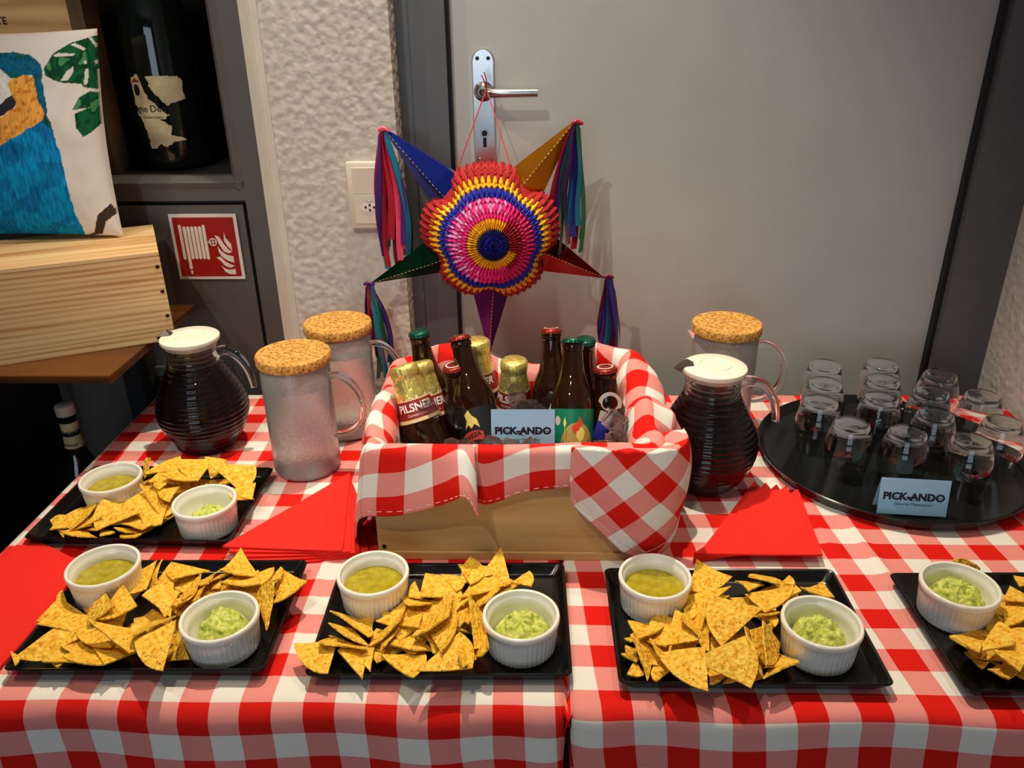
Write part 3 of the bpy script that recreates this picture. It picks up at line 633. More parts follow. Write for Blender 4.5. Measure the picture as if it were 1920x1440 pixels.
CHIPS = {
 1: [
  (-0.5871,0.6681,0.7512,-0.5713,0.6598,0.7518,-0.5708,0.6486,0.7589),
  (-0.5399,0.6592,0.7536,-0.5249,0.664,0.7538,-0.5195,0.643,0.7571),
  (-0.5827,0.7541,0.7556,-0.5854,0.7724,0.7539,-0.5692,0.7517,0.7578),
  (-0.4104,0.6687,0.7511,-0.4134,0.7076,0.7576,-0.3835,0.6618,0.7611),
  (-0.5838,0.7166,0.7643,-0.5805,0.7579,0.7524,-0.5281,0.7283,0.7563),
  (-0.556,0.7563,0.754,-0.5317,0.7632,0.7629,-0.5264,0.7259,0.7585),
  (-0.5759,0.66,0.7629,-0.5473,0.7135,0.7675,-0.507,0.6902,0.7522),
  (-0.5706,0.6997,0.7748,-0.5606,0.7314,0.7532,-0.5102,0.7018,0.7538),
  (-0.5354,0.6476,0.7679,-0.5068,0.6861,0.7545,-0.4749,0.6541,0.7611),
  (-0.5203,0.6586,0.765,-0.4999,0.6898,0.7511,-0.4689,0.6439,0.7696),
  (-0.5035,0.6842,0.7593,-0.4508,0.6749,0.7566,-0.4644,0.6408,0.7726),
  (-0.4774,0.788,0.7609,-0.4719,0.8275,0.7634,-0.4483,0.7902,0.7674),
  (-0.4722,0.8312,0.7597,-0.4176,0.8111,0.7634,-0.4507,0.7853,0.7713),
  (-0.4874,0.7935,0.7563,-0.484,0.8242,0.7706,-0.47,0.7783,0.7703),
  (-0.5231,0.7755,0.7648,-0.4914,0.826,0.7684,-0.4789,0.7706,0.767),
  (-0.3993,0.7738,0.7652,-0.3944,0.7932,0.7673,-0.3854,0.7697,0.7703),
  (-0.4057,0.7636,0.7797,-0.3841,0.8017,0.7687,-0.4182,0.8062,0.7567),
  (-0.4212,0.7879,0.7599,-0.4011,0.8085,0.7689,-0.3997,0.7678,0.7795),
  (-0.436,0.767,0.7609,-0.4179,0.7915,0.7715,-0.409,0.7459,0.7786),
  (-0.4345,0.7469,0.7587,-0.4135,0.77,0.7713,-0.4132,0.7217,0.7835),
  (-0.4215,0.7572,0.7628,-0.4053,0.779,0.7721,-0.3995,0.7388,0.7815),
  (-0.385,0.7715,0.7767,-0.3768,0.8087,0.7633,-0.3359,0.7664,0.7782),
  (-0.3861,0.8432,0.7704,-0.3922,0.7924,0.779,-0.3491,0.7966,0.7722),
  (-0.3509,0.7976,0.7707,-0.3283,0.7996,0.7781,-0.334,0.7673,0.7759),
  (-0.3319,0.7788,0.7715,-0.3222,0.8061,0.7739,-0.3136,0.7739,0.7818),
  (-0.3149,0.7996,0.7702,-0.2781,0.766,0.7846,-0.3103,0.7387,0.7749),
  (-0.3378,0.7564,0.7691,-0.3112,0.7506,0.7942,-0.3065,0.7005,0.77),
  (-0.5249,0.7573,0.7765,-0.516,0.7062,0.7697,-0.4866,0.7145,0.7887),
  (-0.5033,0.7098,0.7744,-0.5037,0.7657,0.7785,-0.465,0.721,0.785),
  (-0.4986,0.6845,0.7906,-0.4453,0.693,0.7718,-0.4422,0.6521,0.7797),
  (-0.4555,0.7394,0.7819,-0.426,0.7454,0.7803,-0.4253,0.7064,0.7814),
  (-0.463,0.736,0.7861,-0.4393,0.7625,0.781,-0.4208,0.709,0.7791),
  (-0.4393,0.6623,0.7937,-0.4094,0.6998,0.7872,-0.4422,0.7137,0.7672),
  (-0.4046,0.6893,0.7891,-0.438,0.6626,0.7847,-0.3942,0.6276,0.7786)],
 2: [
  (-0.2691,0.6796,0.7529,-0.2265,0.6942,0.75,-0.2242,0.6413,0.759),
  (-0.2405,0.7109,0.7523,-0.2214,0.7033,0.7521,-0.2268,0.6904,0.7602),
  (-0.2069,0.7265,0.7597,-0.1943,0.7371,0.752,-0.1905,0.7064,0.7556),
  (-0.2421,0.734,0.7661,-0.2075,0.7366,0.75,-0.1907,0.6942,0.7659),
  (-0.2376,0.7093,0.77,-0.2155,0.7238,0.75,-0.1891,0.68,0.766),
  (-0.2,0.6738,0.755,-0.1831,0.6917,0.7573,-0.1795,0.6461,0.7627),
  (-0.2193,0.6738,0.7634,-0.1915,0.6915,0.7516,-0.1861,0.6356,0.7625),
  (-0.2395,0.6759,0.7719,-0.2294,0.707,0.75,-0.1866,0.6736,0.7669),
  (-0.1691,0.6643,0.7574,-0.1278,0.6848,0.7559,-0.1303,0.6295,0.7701),
  (-0.1403,0.7027,0.7582,-0.1363,0.6709,0.7688,-0.1181,0.6805,0.7593),
  (-0.1634,0.6857,0.7632,-0.1413,0.7175,0.758,-0.1354,0.6722,0.7675),
  (-0.1714,0.6699,0.7692,-0.1769,0.713,0.7527,-0.1569,0.7044,0.7696),
  (-0.1259,0.7001,0.7651,-0.1072,0.6835,0.7603,-0.1137,0.6664,0.7691),
  (-0.1661,0.7147,0.7617,-0.1331,0.7528,0.7558,-0.134,0.699,0.7789),
  (-0.1886,0.6904,0.7556,-0.1563,0.7512,0.7645,-0.1561,0.7043,0.7812),
  (-0.1659,0.7717,0.7593,-0.1266,0.7528,0.765,-0.1501,0.7316,0.7782),
  (-0.154,0.7611,0.7668,-0.1499,0.785,0.7701,-0.1377,0.7572,0.7687),
  (-0.1193,0.7983,0.7705,-0.091,0.7997,0.7666,-0.0978,0.7674,0.7712),
  (-0.1391,0.7555,0.7715,-0.1383,0.8011,0.772,-0.0902,0.7625,0.7671),
  (-0.0845,0.832,0.772,-0.0896,0.7843,0.7697,-0.0559,0.7989,0.7722),
  (-0.0466,0.8449,0.7776,-0.0708,0.7965,0.7694,-0.0326,0.7833,0.7696),
  (-0.0991,0.8166,0.7727,-0.0642,0.8133,0.7717,-0.0814,0.7763,0.7747),
  (-0.0306,0.7792,0.7745,-0.0102,0.8039,0.7726,-0.0075,0.7734,0.7749),
  (-0.0903,0.7411,0.7796,-0.078,0.7931,0.7674,-0.0424,0.7722,0.7769),
  (-0.0668,0.7714,0.7667,-0.0454,0.761,0.7815,-0.066,0.7285,0.7788),
  (-0.0986,0.7186,0.7796,-0.0799,0.7429,0.7782,-0.1,0.7537,0.772),
  (-0.0676,0.6648,0.7683,-0.0588,0.7034,0.7745,-0.0518,0.6544,0.7895),
  (-0.0872,0.6946,0.7806,-0.0951,0.7265,0.7714,-0.0793,0.7229,0.7834),
  (-0.0812,0.676,0.7804,-0.0659,0.6565,0.7706,-0.0769,0.6279,0.7869),
  (-0.1205,0.6959,0.7704,-0.0921,0.7129,0.7846,-0.1013,0.6508,0.7853),
  (-0.1234,0.6298,0.7789,-0.0856,0.6789,0.7861,-0.0693,0.6346,0.7791),
  (-0.0795,0.7312,0.7967,-0.0597,0.7154,0.7712,-0.0673,0.6652,0.7793),
  (-0.1344,0.6834,0.7729,-0.107,0.7454,0.7817,-0.097,0.7089,0.7952),
  (-0.1314,0.6952,0.7752,-0.1002,0.7478,0.7814,-0.0979,0.6957,0.7951)],
 3: [
  (0.0988,0.6932,0.7573,0.1133,0.6942,0.75,0.1057,0.6691,0.7579),
  (0.0995,0.7092,0.7536,0.1095,0.7165,0.75,0.1049,0.6947,0.7618),
  (0.0933,0.6814,0.756,0.1082,0.6889,0.7506,0.1072,0.6649,0.7605),
  (0.0966,0.6498,0.7587,0.1075,0.6742,0.7544,0.1144,0.6508,0.7567),
  (0.1803,0.6318,0.7634,0.1857,0.6613,0.7552,0.1987,0.6459,0.7537),
  (0.1957,0.6356,0.7626,0.2173,0.6613,0.75,0.2193,0.6368,0.7673),
  (0.2237,0.655,0.7601,0.2336,0.6616,0.7553,0.2227,0.6379,0.7625),
  (0.226,0.6347,0.7644,0.2401,0.6456,0.7595,0.2335,0.6574,0.7564),
  (0.1249,0.6557,0.7526,0.1246,0.6299,0.7692,0.148,0.6569,0.7611),
  (0.2349,0.6322,0.7749,0.2626,0.6766,0.75,0.2773,0.6561,0.7722),
  (0.2409,0.6503,0.7722,0.2688,0.6908,0.75,0.2803,0.6633,0.7653),
  (0.1063,0.7321,0.756,0.1465,0.7282,0.76,0.1133,0.6866,0.7744),
  (0.1182,0.7042,0.7642,0.1544,0.727,0.7604,0.1412,0.6794,0.7686),
  (0.104,0.6879,0.7773,0.1303,0.6978,0.7542,0.1166,0.638,0.7645),
  (0.1247,0.6883,0.7716,0.1461,0.6916,0.7544,0.1356,0.65,0.7725),
  (0.3157,0.7746,0.7717,0.3525,0.8062,0.7568,0.3496,0.7626,0.7727),
  (0.3112,0.7912,0.7676,0.3154,0.7734,0.7712,0.2949,0.763,0.7655),
  (0.2587,0.7947,0.7745,0.2952,0.8237,0.7536,0.2953,0.7748,0.7783),
  (0.3101,0.8052,0.7678,0.2947,0.787,0.7708,0.31,0.7841,0.771),
  (0.244,0.798,0.7662,0.2751,0.7904,0.7647,0.2491,0.7623,0.781),
  (0.2022,0.83,0.7733,0.1832,0.7736,0.7718,0.2357,0.795,0.7702),
  (0.1828,0.7748,0.7648,0.2274,0.7676,0.7816,0.178,0.7237,0.7724),
  (0.1613,0.7049,0.7871,0.1838,0.7374,0.7591,0.1862,0.678,0.7734),
  (0.179,0.7319,0.7638,0.2026,0.7423,0.7794,0.182,0.6991,0.7796),
  (0.1793,0.7,0.7803,0.2001,0.7365,0.7688,0.1854,0.6694,0.7757),
  (0.1585,0.7307,0.7748,0.1407,0.673,0.7774,0.1754,0.685,0.7753),
  (0.2428,0.7128,0.7835,0.2681,0.7444,0.7656,0.2759,0.7229,0.7811),
  (0.2582,0.7208,0.7783,0.2716,0.7261,0.7753,0.2636,0.7023,0.7797),
  (0.2478,0.7633,0.7725,0.3015,0.768,0.7816,0.2584,0.7234,0.782),
  (0.1986,0.7432,0.788,0.2523,0.7232,0.7853,0.2031,0.6845,0.769),
  (0.2236,0.6791,0.7976,0.2401,0.7007,0.7719,0.2347,0.6347,0.7723),
  (0.2313,0.6793,0.794,0.2628,0.7105,0.7754,0.2411,0.6481,0.7743),
  (0.2676,0.6903,0.767,0.2466,0.6918,0.7946,0.2379,0.6404,0.7847),
  (0.1659,0.6468,0.7816,0.2238,0.6692,0.7959,0.2166,0.6181,0.7745),
  (0.1288,0.6521,0.7843,0.1776,0.661,0.7862,0.1705,0.6057,0.7823)],
 4: [
  (0.4902,0.7221,0.75,0.53,0.7472,0.752,0.508,0.7112,0.7633),
  (0.5266,0.7463,0.7543,0.5466,0.7546,0.7554,0.5349,0.7333,0.7579),
  (.512,.815,.785,.546,.818,.772,.540,.806,.749),
  (0.4703,0.688,0.7579,0.4959,0.6824,0.7529,0.469,0.6536,0.7675),
  (0.502,0.6603,0.7607,0.529,0.6671,0.7575,0.5065,0.64,0.7659),
  (0.4814,0.6615,0.76,0.5134,0.6732,0.7605,0.4875,0.6386,0.7692),
  (0.5875,0.8135,0.7639,0.6038,0.8073,0.7657,0.5817,0.7903,0.7661),
  (0.5468,0.762,0.7682,0.572,0.7928,0.764,0.5732,0.7597,0.7688),
  (0.5456,0.7559,0.7622,0.5624,0.7354,0.7736,0.5257,0.7169,0.7708),
  (0.5234,0.7149,0.7664,0.5503,0.7126,0.7719,0.5182,0.6798,0.7739),
  (0.5504,0.7245,0.7737,0.5755,0.7158,0.7724,0.5365,0.6874,0.7717),
  (0.588,0.7818,0.773,0.6099,0.7805,0.7775,0.5771,0.751,0.7731),
  (0.5316,0.6733,0.7742,0.5579,0.6773,0.7768,0.5198,0.6382,0.7782),
  (0.5631,0.7485,0.775,0.5854,0.743,0.7799,0.5544,0.7174,0.7799),
  (0.4484,0.6865,0.7811,0.4901,0.6944,0.7691,0.4616,0.6556,0.7898),
  (0.5132,0.713,0.7802,0.472,0.6693,0.7786,0.5045,0.6687,0.787),
  (0.4838,0.6635,0.7828,0.5279,0.6749,0.7786,0.4893,0.6291,0.7897)],
 0: [
  (-0.6003,0.8927,0.7577,-0.5884,0.9082,0.7534,-0.6128,0.918,0.7508),
  (-0.5783,0.9052,0.75,-0.542,0.9192,0.7505,-0.539,0.8712,0.7714),
  (-0.5889,0.9113,0.7579,-0.5623,0.9197,0.75,-0.5515,0.8869,0.7644),
  (-0.6333,0.9145,0.7531,-0.6118,0.9254,0.7547,-0.6051,0.8945,0.7652),
  (-0.6887,0.9274,0.7584,-0.6647,0.9289,0.7654,-0.6559,0.8967,0.7532),
  (-0.6493,0.8886,0.769,-0.6378,0.9218,0.7502,-0.5973,0.8774,0.761),
  (-0.5879,0.9233,0.7586,-0.5339,0.9311,0.7554,-0.5393,0.8911,0.7702),
  (-0.6722,0.9352,0.7531,-0.635,0.9601,0.772,-0.6403,0.8955,0.7642),
  (-0.6428,0.9003,0.7607,-0.6406,0.9593,0.7588,-0.6083,0.9168,0.7718),
  (-0.6581,0.9539,0.76,-0.6271,0.9984,0.7589,-0.6195,0.9432,0.7764),
  (-0.6283,0.9718,0.7667,-0.5936,1.0127,0.7665,-0.5875,0.9522,0.7661),
  (-0.5769,0.9768,0.7867,-0.5442,0.9841,0.7593,-0.5301,0.9329,0.7591),
  (-0.5894,0.9435,0.7741,-0.5773,0.9808,0.775,-0.5436,0.9242,0.7583),
  (-0.6069,0.9021,0.762,-0.6176,0.9485,0.7796,-0.5604,0.933,0.7701),
  (-0.6054,1.0389,0.7621,-0.6189,1.0804,0.7722,-0.601,1.0642,0.7805),
  (-0.5753,1.0002,0.779,-0.5754,1.052,0.7687,-0.5337,1.0073,0.7702),
  (-0.5949,1.0305,0.7744,-0.5636,1.0809,0.7722,-0.5406,1.0414,0.7751),
  (-0.555,0.9835,0.7734,-0.5265,0.9921,0.7751,-0.5257,0.9535,0.777),
  (-0.5686,1.0019,0.7757,-0.5481,1.0057,0.7757,-0.5506,0.9799,0.778),
  (-0.4465,0.9859,0.7771,-0.409,0.9655,0.7721,-0.4287,0.9438,0.7839),
  (-0.4408,0.977,0.7805,-0.4155,0.9975,0.7781,-0.4063,0.9542,0.7784),
  (-0.4905,1.0266,0.7935,-0.4294,1.0392,0.7829,-0.4389,0.994,0.7674),
  (-0.5121,1.0587,0.7864,-0.4799,1.0571,0.7827,-0.4902,1.0176,0.7757),
  (-0.5562,1.0063,0.7869,-0.5369,1.044,0.7784,-0.5023,0.9947,0.7828),
  (-0.547,1.0439,0.7901,-0.4996,1.0569,0.7828,-0.5033,1.0012,0.7799)],
}
tray(1, -.441, .743, .0134, 'black snack tray at front left beside the red napkins')
tray(2, -.108, .741, .0160, 'black snack tray at front centre before the wooden crate')
tray(3, .230, .734, .0063, 'black snack tray front right of centre with salsa and guacamole')
tray(0, -.559, .980, -.014, 'black snack tray behind at left near the ribbed carafe')
tray(4, .586, .7305, .02, 'black snack tray cut off by the right edge of the picture')

def ramekin_mesh():
    def rm(a, j, r, z): return r+(.0009*abs(cos(a*22)) if 2 <= j <= 5 else 0)
    prof = [(0, .0), (.036, .0), (.0378, .002), (.0383, .004), (.0405, .030), (.0412, .0365), (.0425, .0375), (.0432, .0385), (.0436, .0425), (.0430, .0452), (.0415, .0460), (.0395, .0452), (.0385, .0420), (.0380, .0395), (.0362, .0380), (.0355, .030), (.0340, .008), (.031, .0050), (0, .0045)]
    return MB().lathe(prof, 176, rmod=rm).mesh('ramekin', M['ceramic'], 50)
RM_ = ramekin_mesh()
RK = dict(s0=(-.627, .992), g0=(-.4641, .9310), s1=(-.5354, .7866), g1=(-.3575, .6975), s2=(-.1985, .7764), g2=(-.0181, .7045), s3=(.1406, .7747), g3=(.313, .6982), g4=(.4929, .7633))
where = {'0': 'on the tray near the ribbed carafe', '1': 'on the front left tray', '2': 'on the front centre tray', '3': 'on the tray right of centre', '4': 'on the tray cut by the right edge'}
def salsa_mesh():
    mb = MB(); v = [(0, 0, 0)]; f = []; n = 48; rings = 9
    for i in range(1, rings+1):
        for k in range(n):
            a = 2*pi*k/n; r = .0352*i/rings; z = .0009*nz(r*cos(a)*120, r*sin(a)*120)+(.0007 if i == rings else 0)
            v.append((r*cos(a), r*sin(a), z if i < rings else .0008))
    for k in range(n): f.append((0, 1+k, 1+(k+1) % n))
    for i in range(rings-1):
        for k in range(n): a0 = 1+i*n; f.append((a0+k, a0+n+k, a0+n+(k+1) % n, a0+(k+1) % n))
    return mb.add(v, f).mesh('salsa', M['salsa'], 180)
SM = salsa_mesh()
def guac_mesh(seed, h, spread):
    n, m = 96, 48; v = []; f = []
    for j in range(m+1):
        for i in range(n):
            a = 2*pi*i/n; t = j/m; r = .0318*(1-t*t)**.5*spread if j < m else 0
            r *= 1+.16*nz(cos(a)*1.6+seed, sin(a)*1.6, t)
            x, y = r*cos(a), r*sin(a)
            z = .008+h*t+.0060*nz(x*95+seed, y*95, seed)+.0036*nz(x*230, y*230+seed, 2.)+.0016*nz(x*520+seed, y*520, 5.)
            z -= .007*math.exp(-((x-.004*cos(seed*5))**2+(y+.006)**2)/.00005)
            rr = sqrt(x*x+y*y)
            if rr > .0325: x, y = x*.0325/rr, y*.0325/rr
            v.append((x, y, max(z, .0055)))
    for j in range(m):
        for i in range(n): f.append((j*n+i, j*n+(i+1) % n, (j+1)*n+(i+1) % n, (j+1)*n+i))
    f.append(tuple(range(n))[::-1])
    return MB().add(v, f).mesh('guacamole', M['guac'], 180)
gp = {'0': (1.3, .022, .8), '1': (2.7, .036, 1.), '2': (4.1, .030, 1.), '3': (5.9, .034, 1.), '4': (7.7, .036, 1.)}
for k, (x, y) in RK.items():
    t = k[1]; zb = T+.0062
    kind = 'green salsa' if k[0] == 's' else 'guacamole'
    link('ramekin', RM_, loc=(x, y, zb), label='white fluted ramekin holding %s %s' % (kind, where[t]), cat='ramekin', group='white ramekins of dip')
    if k[0] == 's':
        link('salsa', SM, loc=(x, y, zb+.0262), label='smooth green salsa in the ramekin %s' % where[t], cat='salsa', group='green salsa servings').rotation_euler = (0, 0, random.random()*6)
    else:
        link('guacamole', guac_mesh(*gp[t]), loc=(x, y, zb), label='chunky mound of guacamole in the ramekin %s' % where[t], cat='guacamole', group='guacamole servings')

def chip_mesh(P, seed):
    N_ = 7; a, b, c = P; g_ = (a+b+c)/3; a, b, c = [g_+(q-g_)*1.07 for q in P]; nrm = (b-a).cross(c-a)
    if nrm.z < 0: b, c = c, b; nrm = -nrm
    nrm.normalize(); ctr = (a+b+c)/3; size = max((a-b).length, (b-c).length, (c-a).length)
    rn = random.Random(seed); k1 = rn.uniform(-.075, .11)*size; ax = rn.random()*pi; kb = rn.choice((0, 1, 2)); bul = .13*size
    v = []; idx = {}
    e1 = (b-a).normalized(); e2 = nrm.cross(e1)
    for i in range(N_+1):
        for j in range(N_+1-i):
            w_ = (i/N_, j/N_, 1-(i+j)/N_); p = a*w_[0]+b*w_[1]+c*w_[2]
            q = w_[kb]; o = (1-q)**3*4*w_[(kb+1) % 3]*w_[(kb+2) % 3]
            p = p+((b+c+a-3*[a, b, c][kb]) /2).normalized()*bul*o
            d = p-ctr; dx = d.dot(e1)*cos(ax)+d.dot(e2)*sin(ax)
            p = p+nrm*(k1*4*(dx/size)**2-k1*.3+.0011*nz(p.x*70, p.y*70, seed))
            if min(w_) < 1e-6 and max(w_) < .999: p = p+(ctr-p)*.03*nz(p.x*200, p.y*200, seed)
            idx[i, j] = len(v); v.append(p)
    n = len(v); th = .0016
    f = []; bd = [(0, j) for j in range(N_+1)]+[(i, N_-i) for i in range(1, N_+1)]+[(i, 0) for i in range(N_-1, 0, -1)]
    for i in range(N_):
        for j in range(N_-i):
            f.append((idx[i, j], idx[i+1, j], idx[i, j+1]))
            if i+j < N_-1: f.append((idx[i+1, j], idx[i+1, j+1], idx[i, j+1]))
    f2 = [tuple(n+k for k in t[::-1]) for t in f]
    B = [idx[t] for t in bd]; fs = [(B[(k+1) % len(B)], B[k], B[k]+n, B[(k+1) % len(B)]+n) for k in range(len(B))]
    vv = [p+nrm*th*.5-ctr for p in v]+[p-nrm*th*.5-ctr for p in v]
    fn = Vector(); t0 = f[0]; fn = (v[t0[1]]-v[t0[0]]).cross(v[t0[2]]-v[t0[0]])
    if fn.dot(nrm) < 0: f = [t[::-1] for t in f]; f2 = [t[::-1] for t in f2]; fs = [t[::-1] for t in fs]
    me = MB().add(vv, f+f2+fs).mesh('tortilla_chip', M['chip'], 45)
    return me, ctr
CL = {1: 'yellow tortilla chip heaped on the front left tray', 2: 'yellow tortilla chip heaped on the front centre tray', 3: 'yellow tortilla chip heaped on the tray right of centre',
      0: 'yellow tortilla chip heaped on the tray near the ribbed carafe', 4: 'yellow tortilla chip heaped on the tray cut by the right edge'}
def chip_label(t, c):
    o = TRAYS[t].location; dx, dy, dz = c.x-o.x, c.y-o.y, c.z-T
    lr = 'left end' if dx < -.065 else 'left middle' if dx < -.01 else 'right middle' if dx < .05 else 'right end'
    fb = 'front' if dy < -.035 else 'rear' if dy > .03 else 'centre'
    return '%s tortilla chip, %s %s of the heap %s' % ('high' if dz > .032 else 'midway' if dz > .021 else 'low', fb, lr, CT[t])
CT = {1: 'on the front left tray', 2: 'on the front centre tray', 3: 'on tray right of centre', 0: 'on tray near the carafe', 4: 'on tray at the right edge'}
seed = 0
for t, L in CHIPS.items():
    cs = []
    for q in L:
        P = [Vector(q[i:i+3]) for i in (0, 3, 6)]; seed += 1; o_ = TRAYS[t].location
        if any(abs(v.x-o_.x) > .138 or abs(v.y-o_.y) > .091 for v in P):      # chips that lie over the rim rest on it
            for v in P:
                if abs(v.x-o_.x) > .118 or abs(v.y-o_.y) > .075: v.z = max(v.z, T+.0225)
        me, ctr = chip_mesh(P, seed); cs.append(ctr)
        link('tortilla_chip', me, loc=ctr, label=chip_label(t, ctr), cat='chip', group='chips on tray %d' % (t+1))
    # chips lower in the same heap, seen in the gaps
    rn = random.Random(40+t)
    for i in range(34):
        p = rn.choice(cs); q = rn.choice([c for c in cs if (c-p).length < .09]); m_ = p*.5+q*.5; a0 = rn.random()*6.3; z0 = T+.009+.012*rn.random()
        if any((m_.xy-Vector(RK[k])).length < .055 for k in RK): continue
        P = [Vector((m_.x+.030*cos(a0+k*2.09), m_.y+.030*sin(a0+k*2.09), z0+rn.uniform(-.0015, .007))) for k in range(3)]
        c_ = Vector((TRAYS[t].location.x, TRAYS[t].location.y))
        if any(abs(v.x-c_.x) > .125 or abs(v.y-c_.y) > .08 for v in P): continue
        seed += 1; me, ctr = chip_mesh(P, seed)
        link('tortilla_chip', me, loc=ctr, label=chip_label(t, ctr), cat='chip', group='chips on tray %d' % (t+1))

# ================================================================== red napkins
def napkin(P, z, label, group, th=.0028):
    P = [Vector((x, y)) for x, y in P]; c = sum(P, Vector((0, 0)))/len(P); mb = MB(); n = len(P)
    # a few plies: each ply a slightly smaller sheet, the folded edges showing as grooves
    loop = []
    for i in range(n):
        a, b = P[i], P[(i+1) % n]; p0 = P[i-1]
        for t in (0.,  .08, .5, .92): loop.append(a.lerp(b, t))
    loop = [p-c for p in loop]; k = len(loop)
    # round the corners slightly
    loop = [p*.985 if i % 4 == 0 else p for i, p in enumerate(loop)]
    prof = [(.985, 0), (.998, .0004), (1, .0011), (.990, .0014), (1, .0017), (1, .0024), (.994, th)]
    v = [(p.x*s, p.y*s, h+(.0012*(p.length/.12)**2 if h > .001 else 0)) for s, h in prof for p in loop]; f = []
    for a in range(len(prof)-1):
        for i in range(k): f.append((a*k+i, a*k+(i+1) % k, (a+1)*k+(i+1) % k, (a+1)*k+i))
    o = len(v); v += [(0, 0, 0), (0, 0, th)]
    for i in range(k): f.append((o, (i+1) % k, i)); f.append((o+1, (len(prof)-1)*k+i, (len(prof)-1)*k+(i+1) % k))
    return mb.add(v, f).build('napkin', M['napkin'], None, 40, loc=(c.x, c.y, z), label=label, cat='napkin', group=group)
def rotp(P, o, a): return [(o[0]+(x-o[0])*cos(a)-(y-o[1])*sin(a), o[1]+(x-o[0])*sin(a)+(y-o[1])*cos(a)) for x, y in P]
A, B, Cc = (.203, .862), (.372, .862), (.386, 1.022)
for i in range(5):
    napkin(rotp([A, B, Cc], A, rad([16, 12, 8, 4.5, 0][i])), T+.0012+i*.0034, '%s red triangular napkin in the fan before the right carafe' % ['lowest', 'second lowest', 'middle', 'second from top', 'topmost'][i], 'fan of napkins right of the crate')
A, B, Cc = (-.418, .866), (-.252, .864), (-.290, 1.062)
for i in range(5):
    napkin(rotp([A, B, Cc], Cc, rad([14, 10, 6.5, 3, 0][i])-.03), T+.0012+i*.0034, '%s red triangular napkin in the fan left of the wooden crate' % ['lowest', 'second lowest', 'middle', 'second from top', 'topmost'][i], 'fan of napkins left of the crate')
fl_ = [([(-.728, .885), (-.70, .885), (-.655, .70), (-.665, .64), (-.728, .64)], 'lowest'), ([(-.712, .906), (-.603, .848), (-.597, .72), (-.60, .655), (-.668, .64)], 'uppermost')]
for i, (P, wd) in enumerate(fl_):
    napkin(P, T+.0012+i*.0023, '%s folded red napkin at the left edge beside the front tray' % wd, 'napkins at the front left')
napkin([(.682, .975), (.78, .90), (.81, .985), (.72, 1.02)], T+.0012, 'red napkin partly under the round tray at the right edge', 'napkins at the right')

# ================================================================== drinks crate
CX0, CX1, CY0, CY1 = -.212, .143, .872, 1.132; CH = .163
crate('drinks_crate', CX1-CX0, CY1-CY0, CH, .009, M['pine_pale'], (CX0, CY0, T+.001), 0, 'wooden crate of iced beer with checked cloth over its rim', [(.008, .018), (.008, .098)])
bt = bpy.data.objects['drinks_crate']
MB().box(0, CX1-CX0, -.004, 0, 0, .012, bev=.001).build('batten', M['pine_pale'], bt)
Zr = T+CH+.004
st = [ # rim (x,y,z) , hem (x,y,z)
 ((-.214, .868, Zr+.002), (-.226, .858, .814)), ((-.165, .865, Zr+.002), (-.172, .850, .824)), ((-.120, .864, Zr+.002), (-.116, .842, .846)),
 ((-.092, .862, Zr+.003), (-.088, .830, .862)), ((-.078, .863, Zr+.002), (-.073, .832, .830)), ((-.080, .866, Zr+.001), (-.083, .862, .838)), ((-.062, .867, Zr), (-.062, .864, .832)),
 ((-.010, .867, Zr+.001), (-.010, .862, .852)), ((.045, .867, Zr+.003), (.045, .863, .858)), ((.100, .867, Zr+.004), (.100, .864, .850)), ((.146, .870, Zr+.004), (.154, .866, .83)),
 ((.154, .915, Zr+.006), (.178, .920, .86)), ((.152, .960, Zr+.022), (.192, .965, .885)), ((.158, 1.01, Zr+.010), (.188, 1.02, .875)), ((.152, 1.06, Zr+.026), (.184, 1.08, .88)), ((.146, 1.12, Zr+.030), (.180, 1.15, .87)),
 ((.105, 1.146, Zr+.032), (.110, 1.175, .86)), ((.072, 1.142, Zr+.036), (.070, 1.175, .84)), ((.030, 1.140, Zr+.008), (.03, 1.168, .83)), ((-.02, 1.140, Zr+.002), (-.02, 1.168, .83)), ((-.070, 1.141, Zr+.012), (-.07, 1.17, .83)),
 ((-.128, 1.144, Zr+.034), (-.13, 1.178, .83)), ((-.175, 1.142, Zr+.020), (-.18, 1.172, .82)), ((-.216, 1.136, Zr+.010), (-.248, 1.150, .80)),
 ((-.222, 1.06, Zr+.004), (-.258, 1.06, .78)), ((-.224, .985, Zr+.012), (-.250, .985, T+.012)), ((-.221, .915, Zr+.006), (-.246, .905, T+.010)), ((-.216, .880, Zr+.002), (-.240, .872, .775))]
def catmull(p0, p1, p2, p3, t):
    return .5*((2*p1)+(p2-p0)*t+(2*p0-5*p1+4*p2-p3)*t*t+(3*p1-p0-3*p2+p3)*t**3)
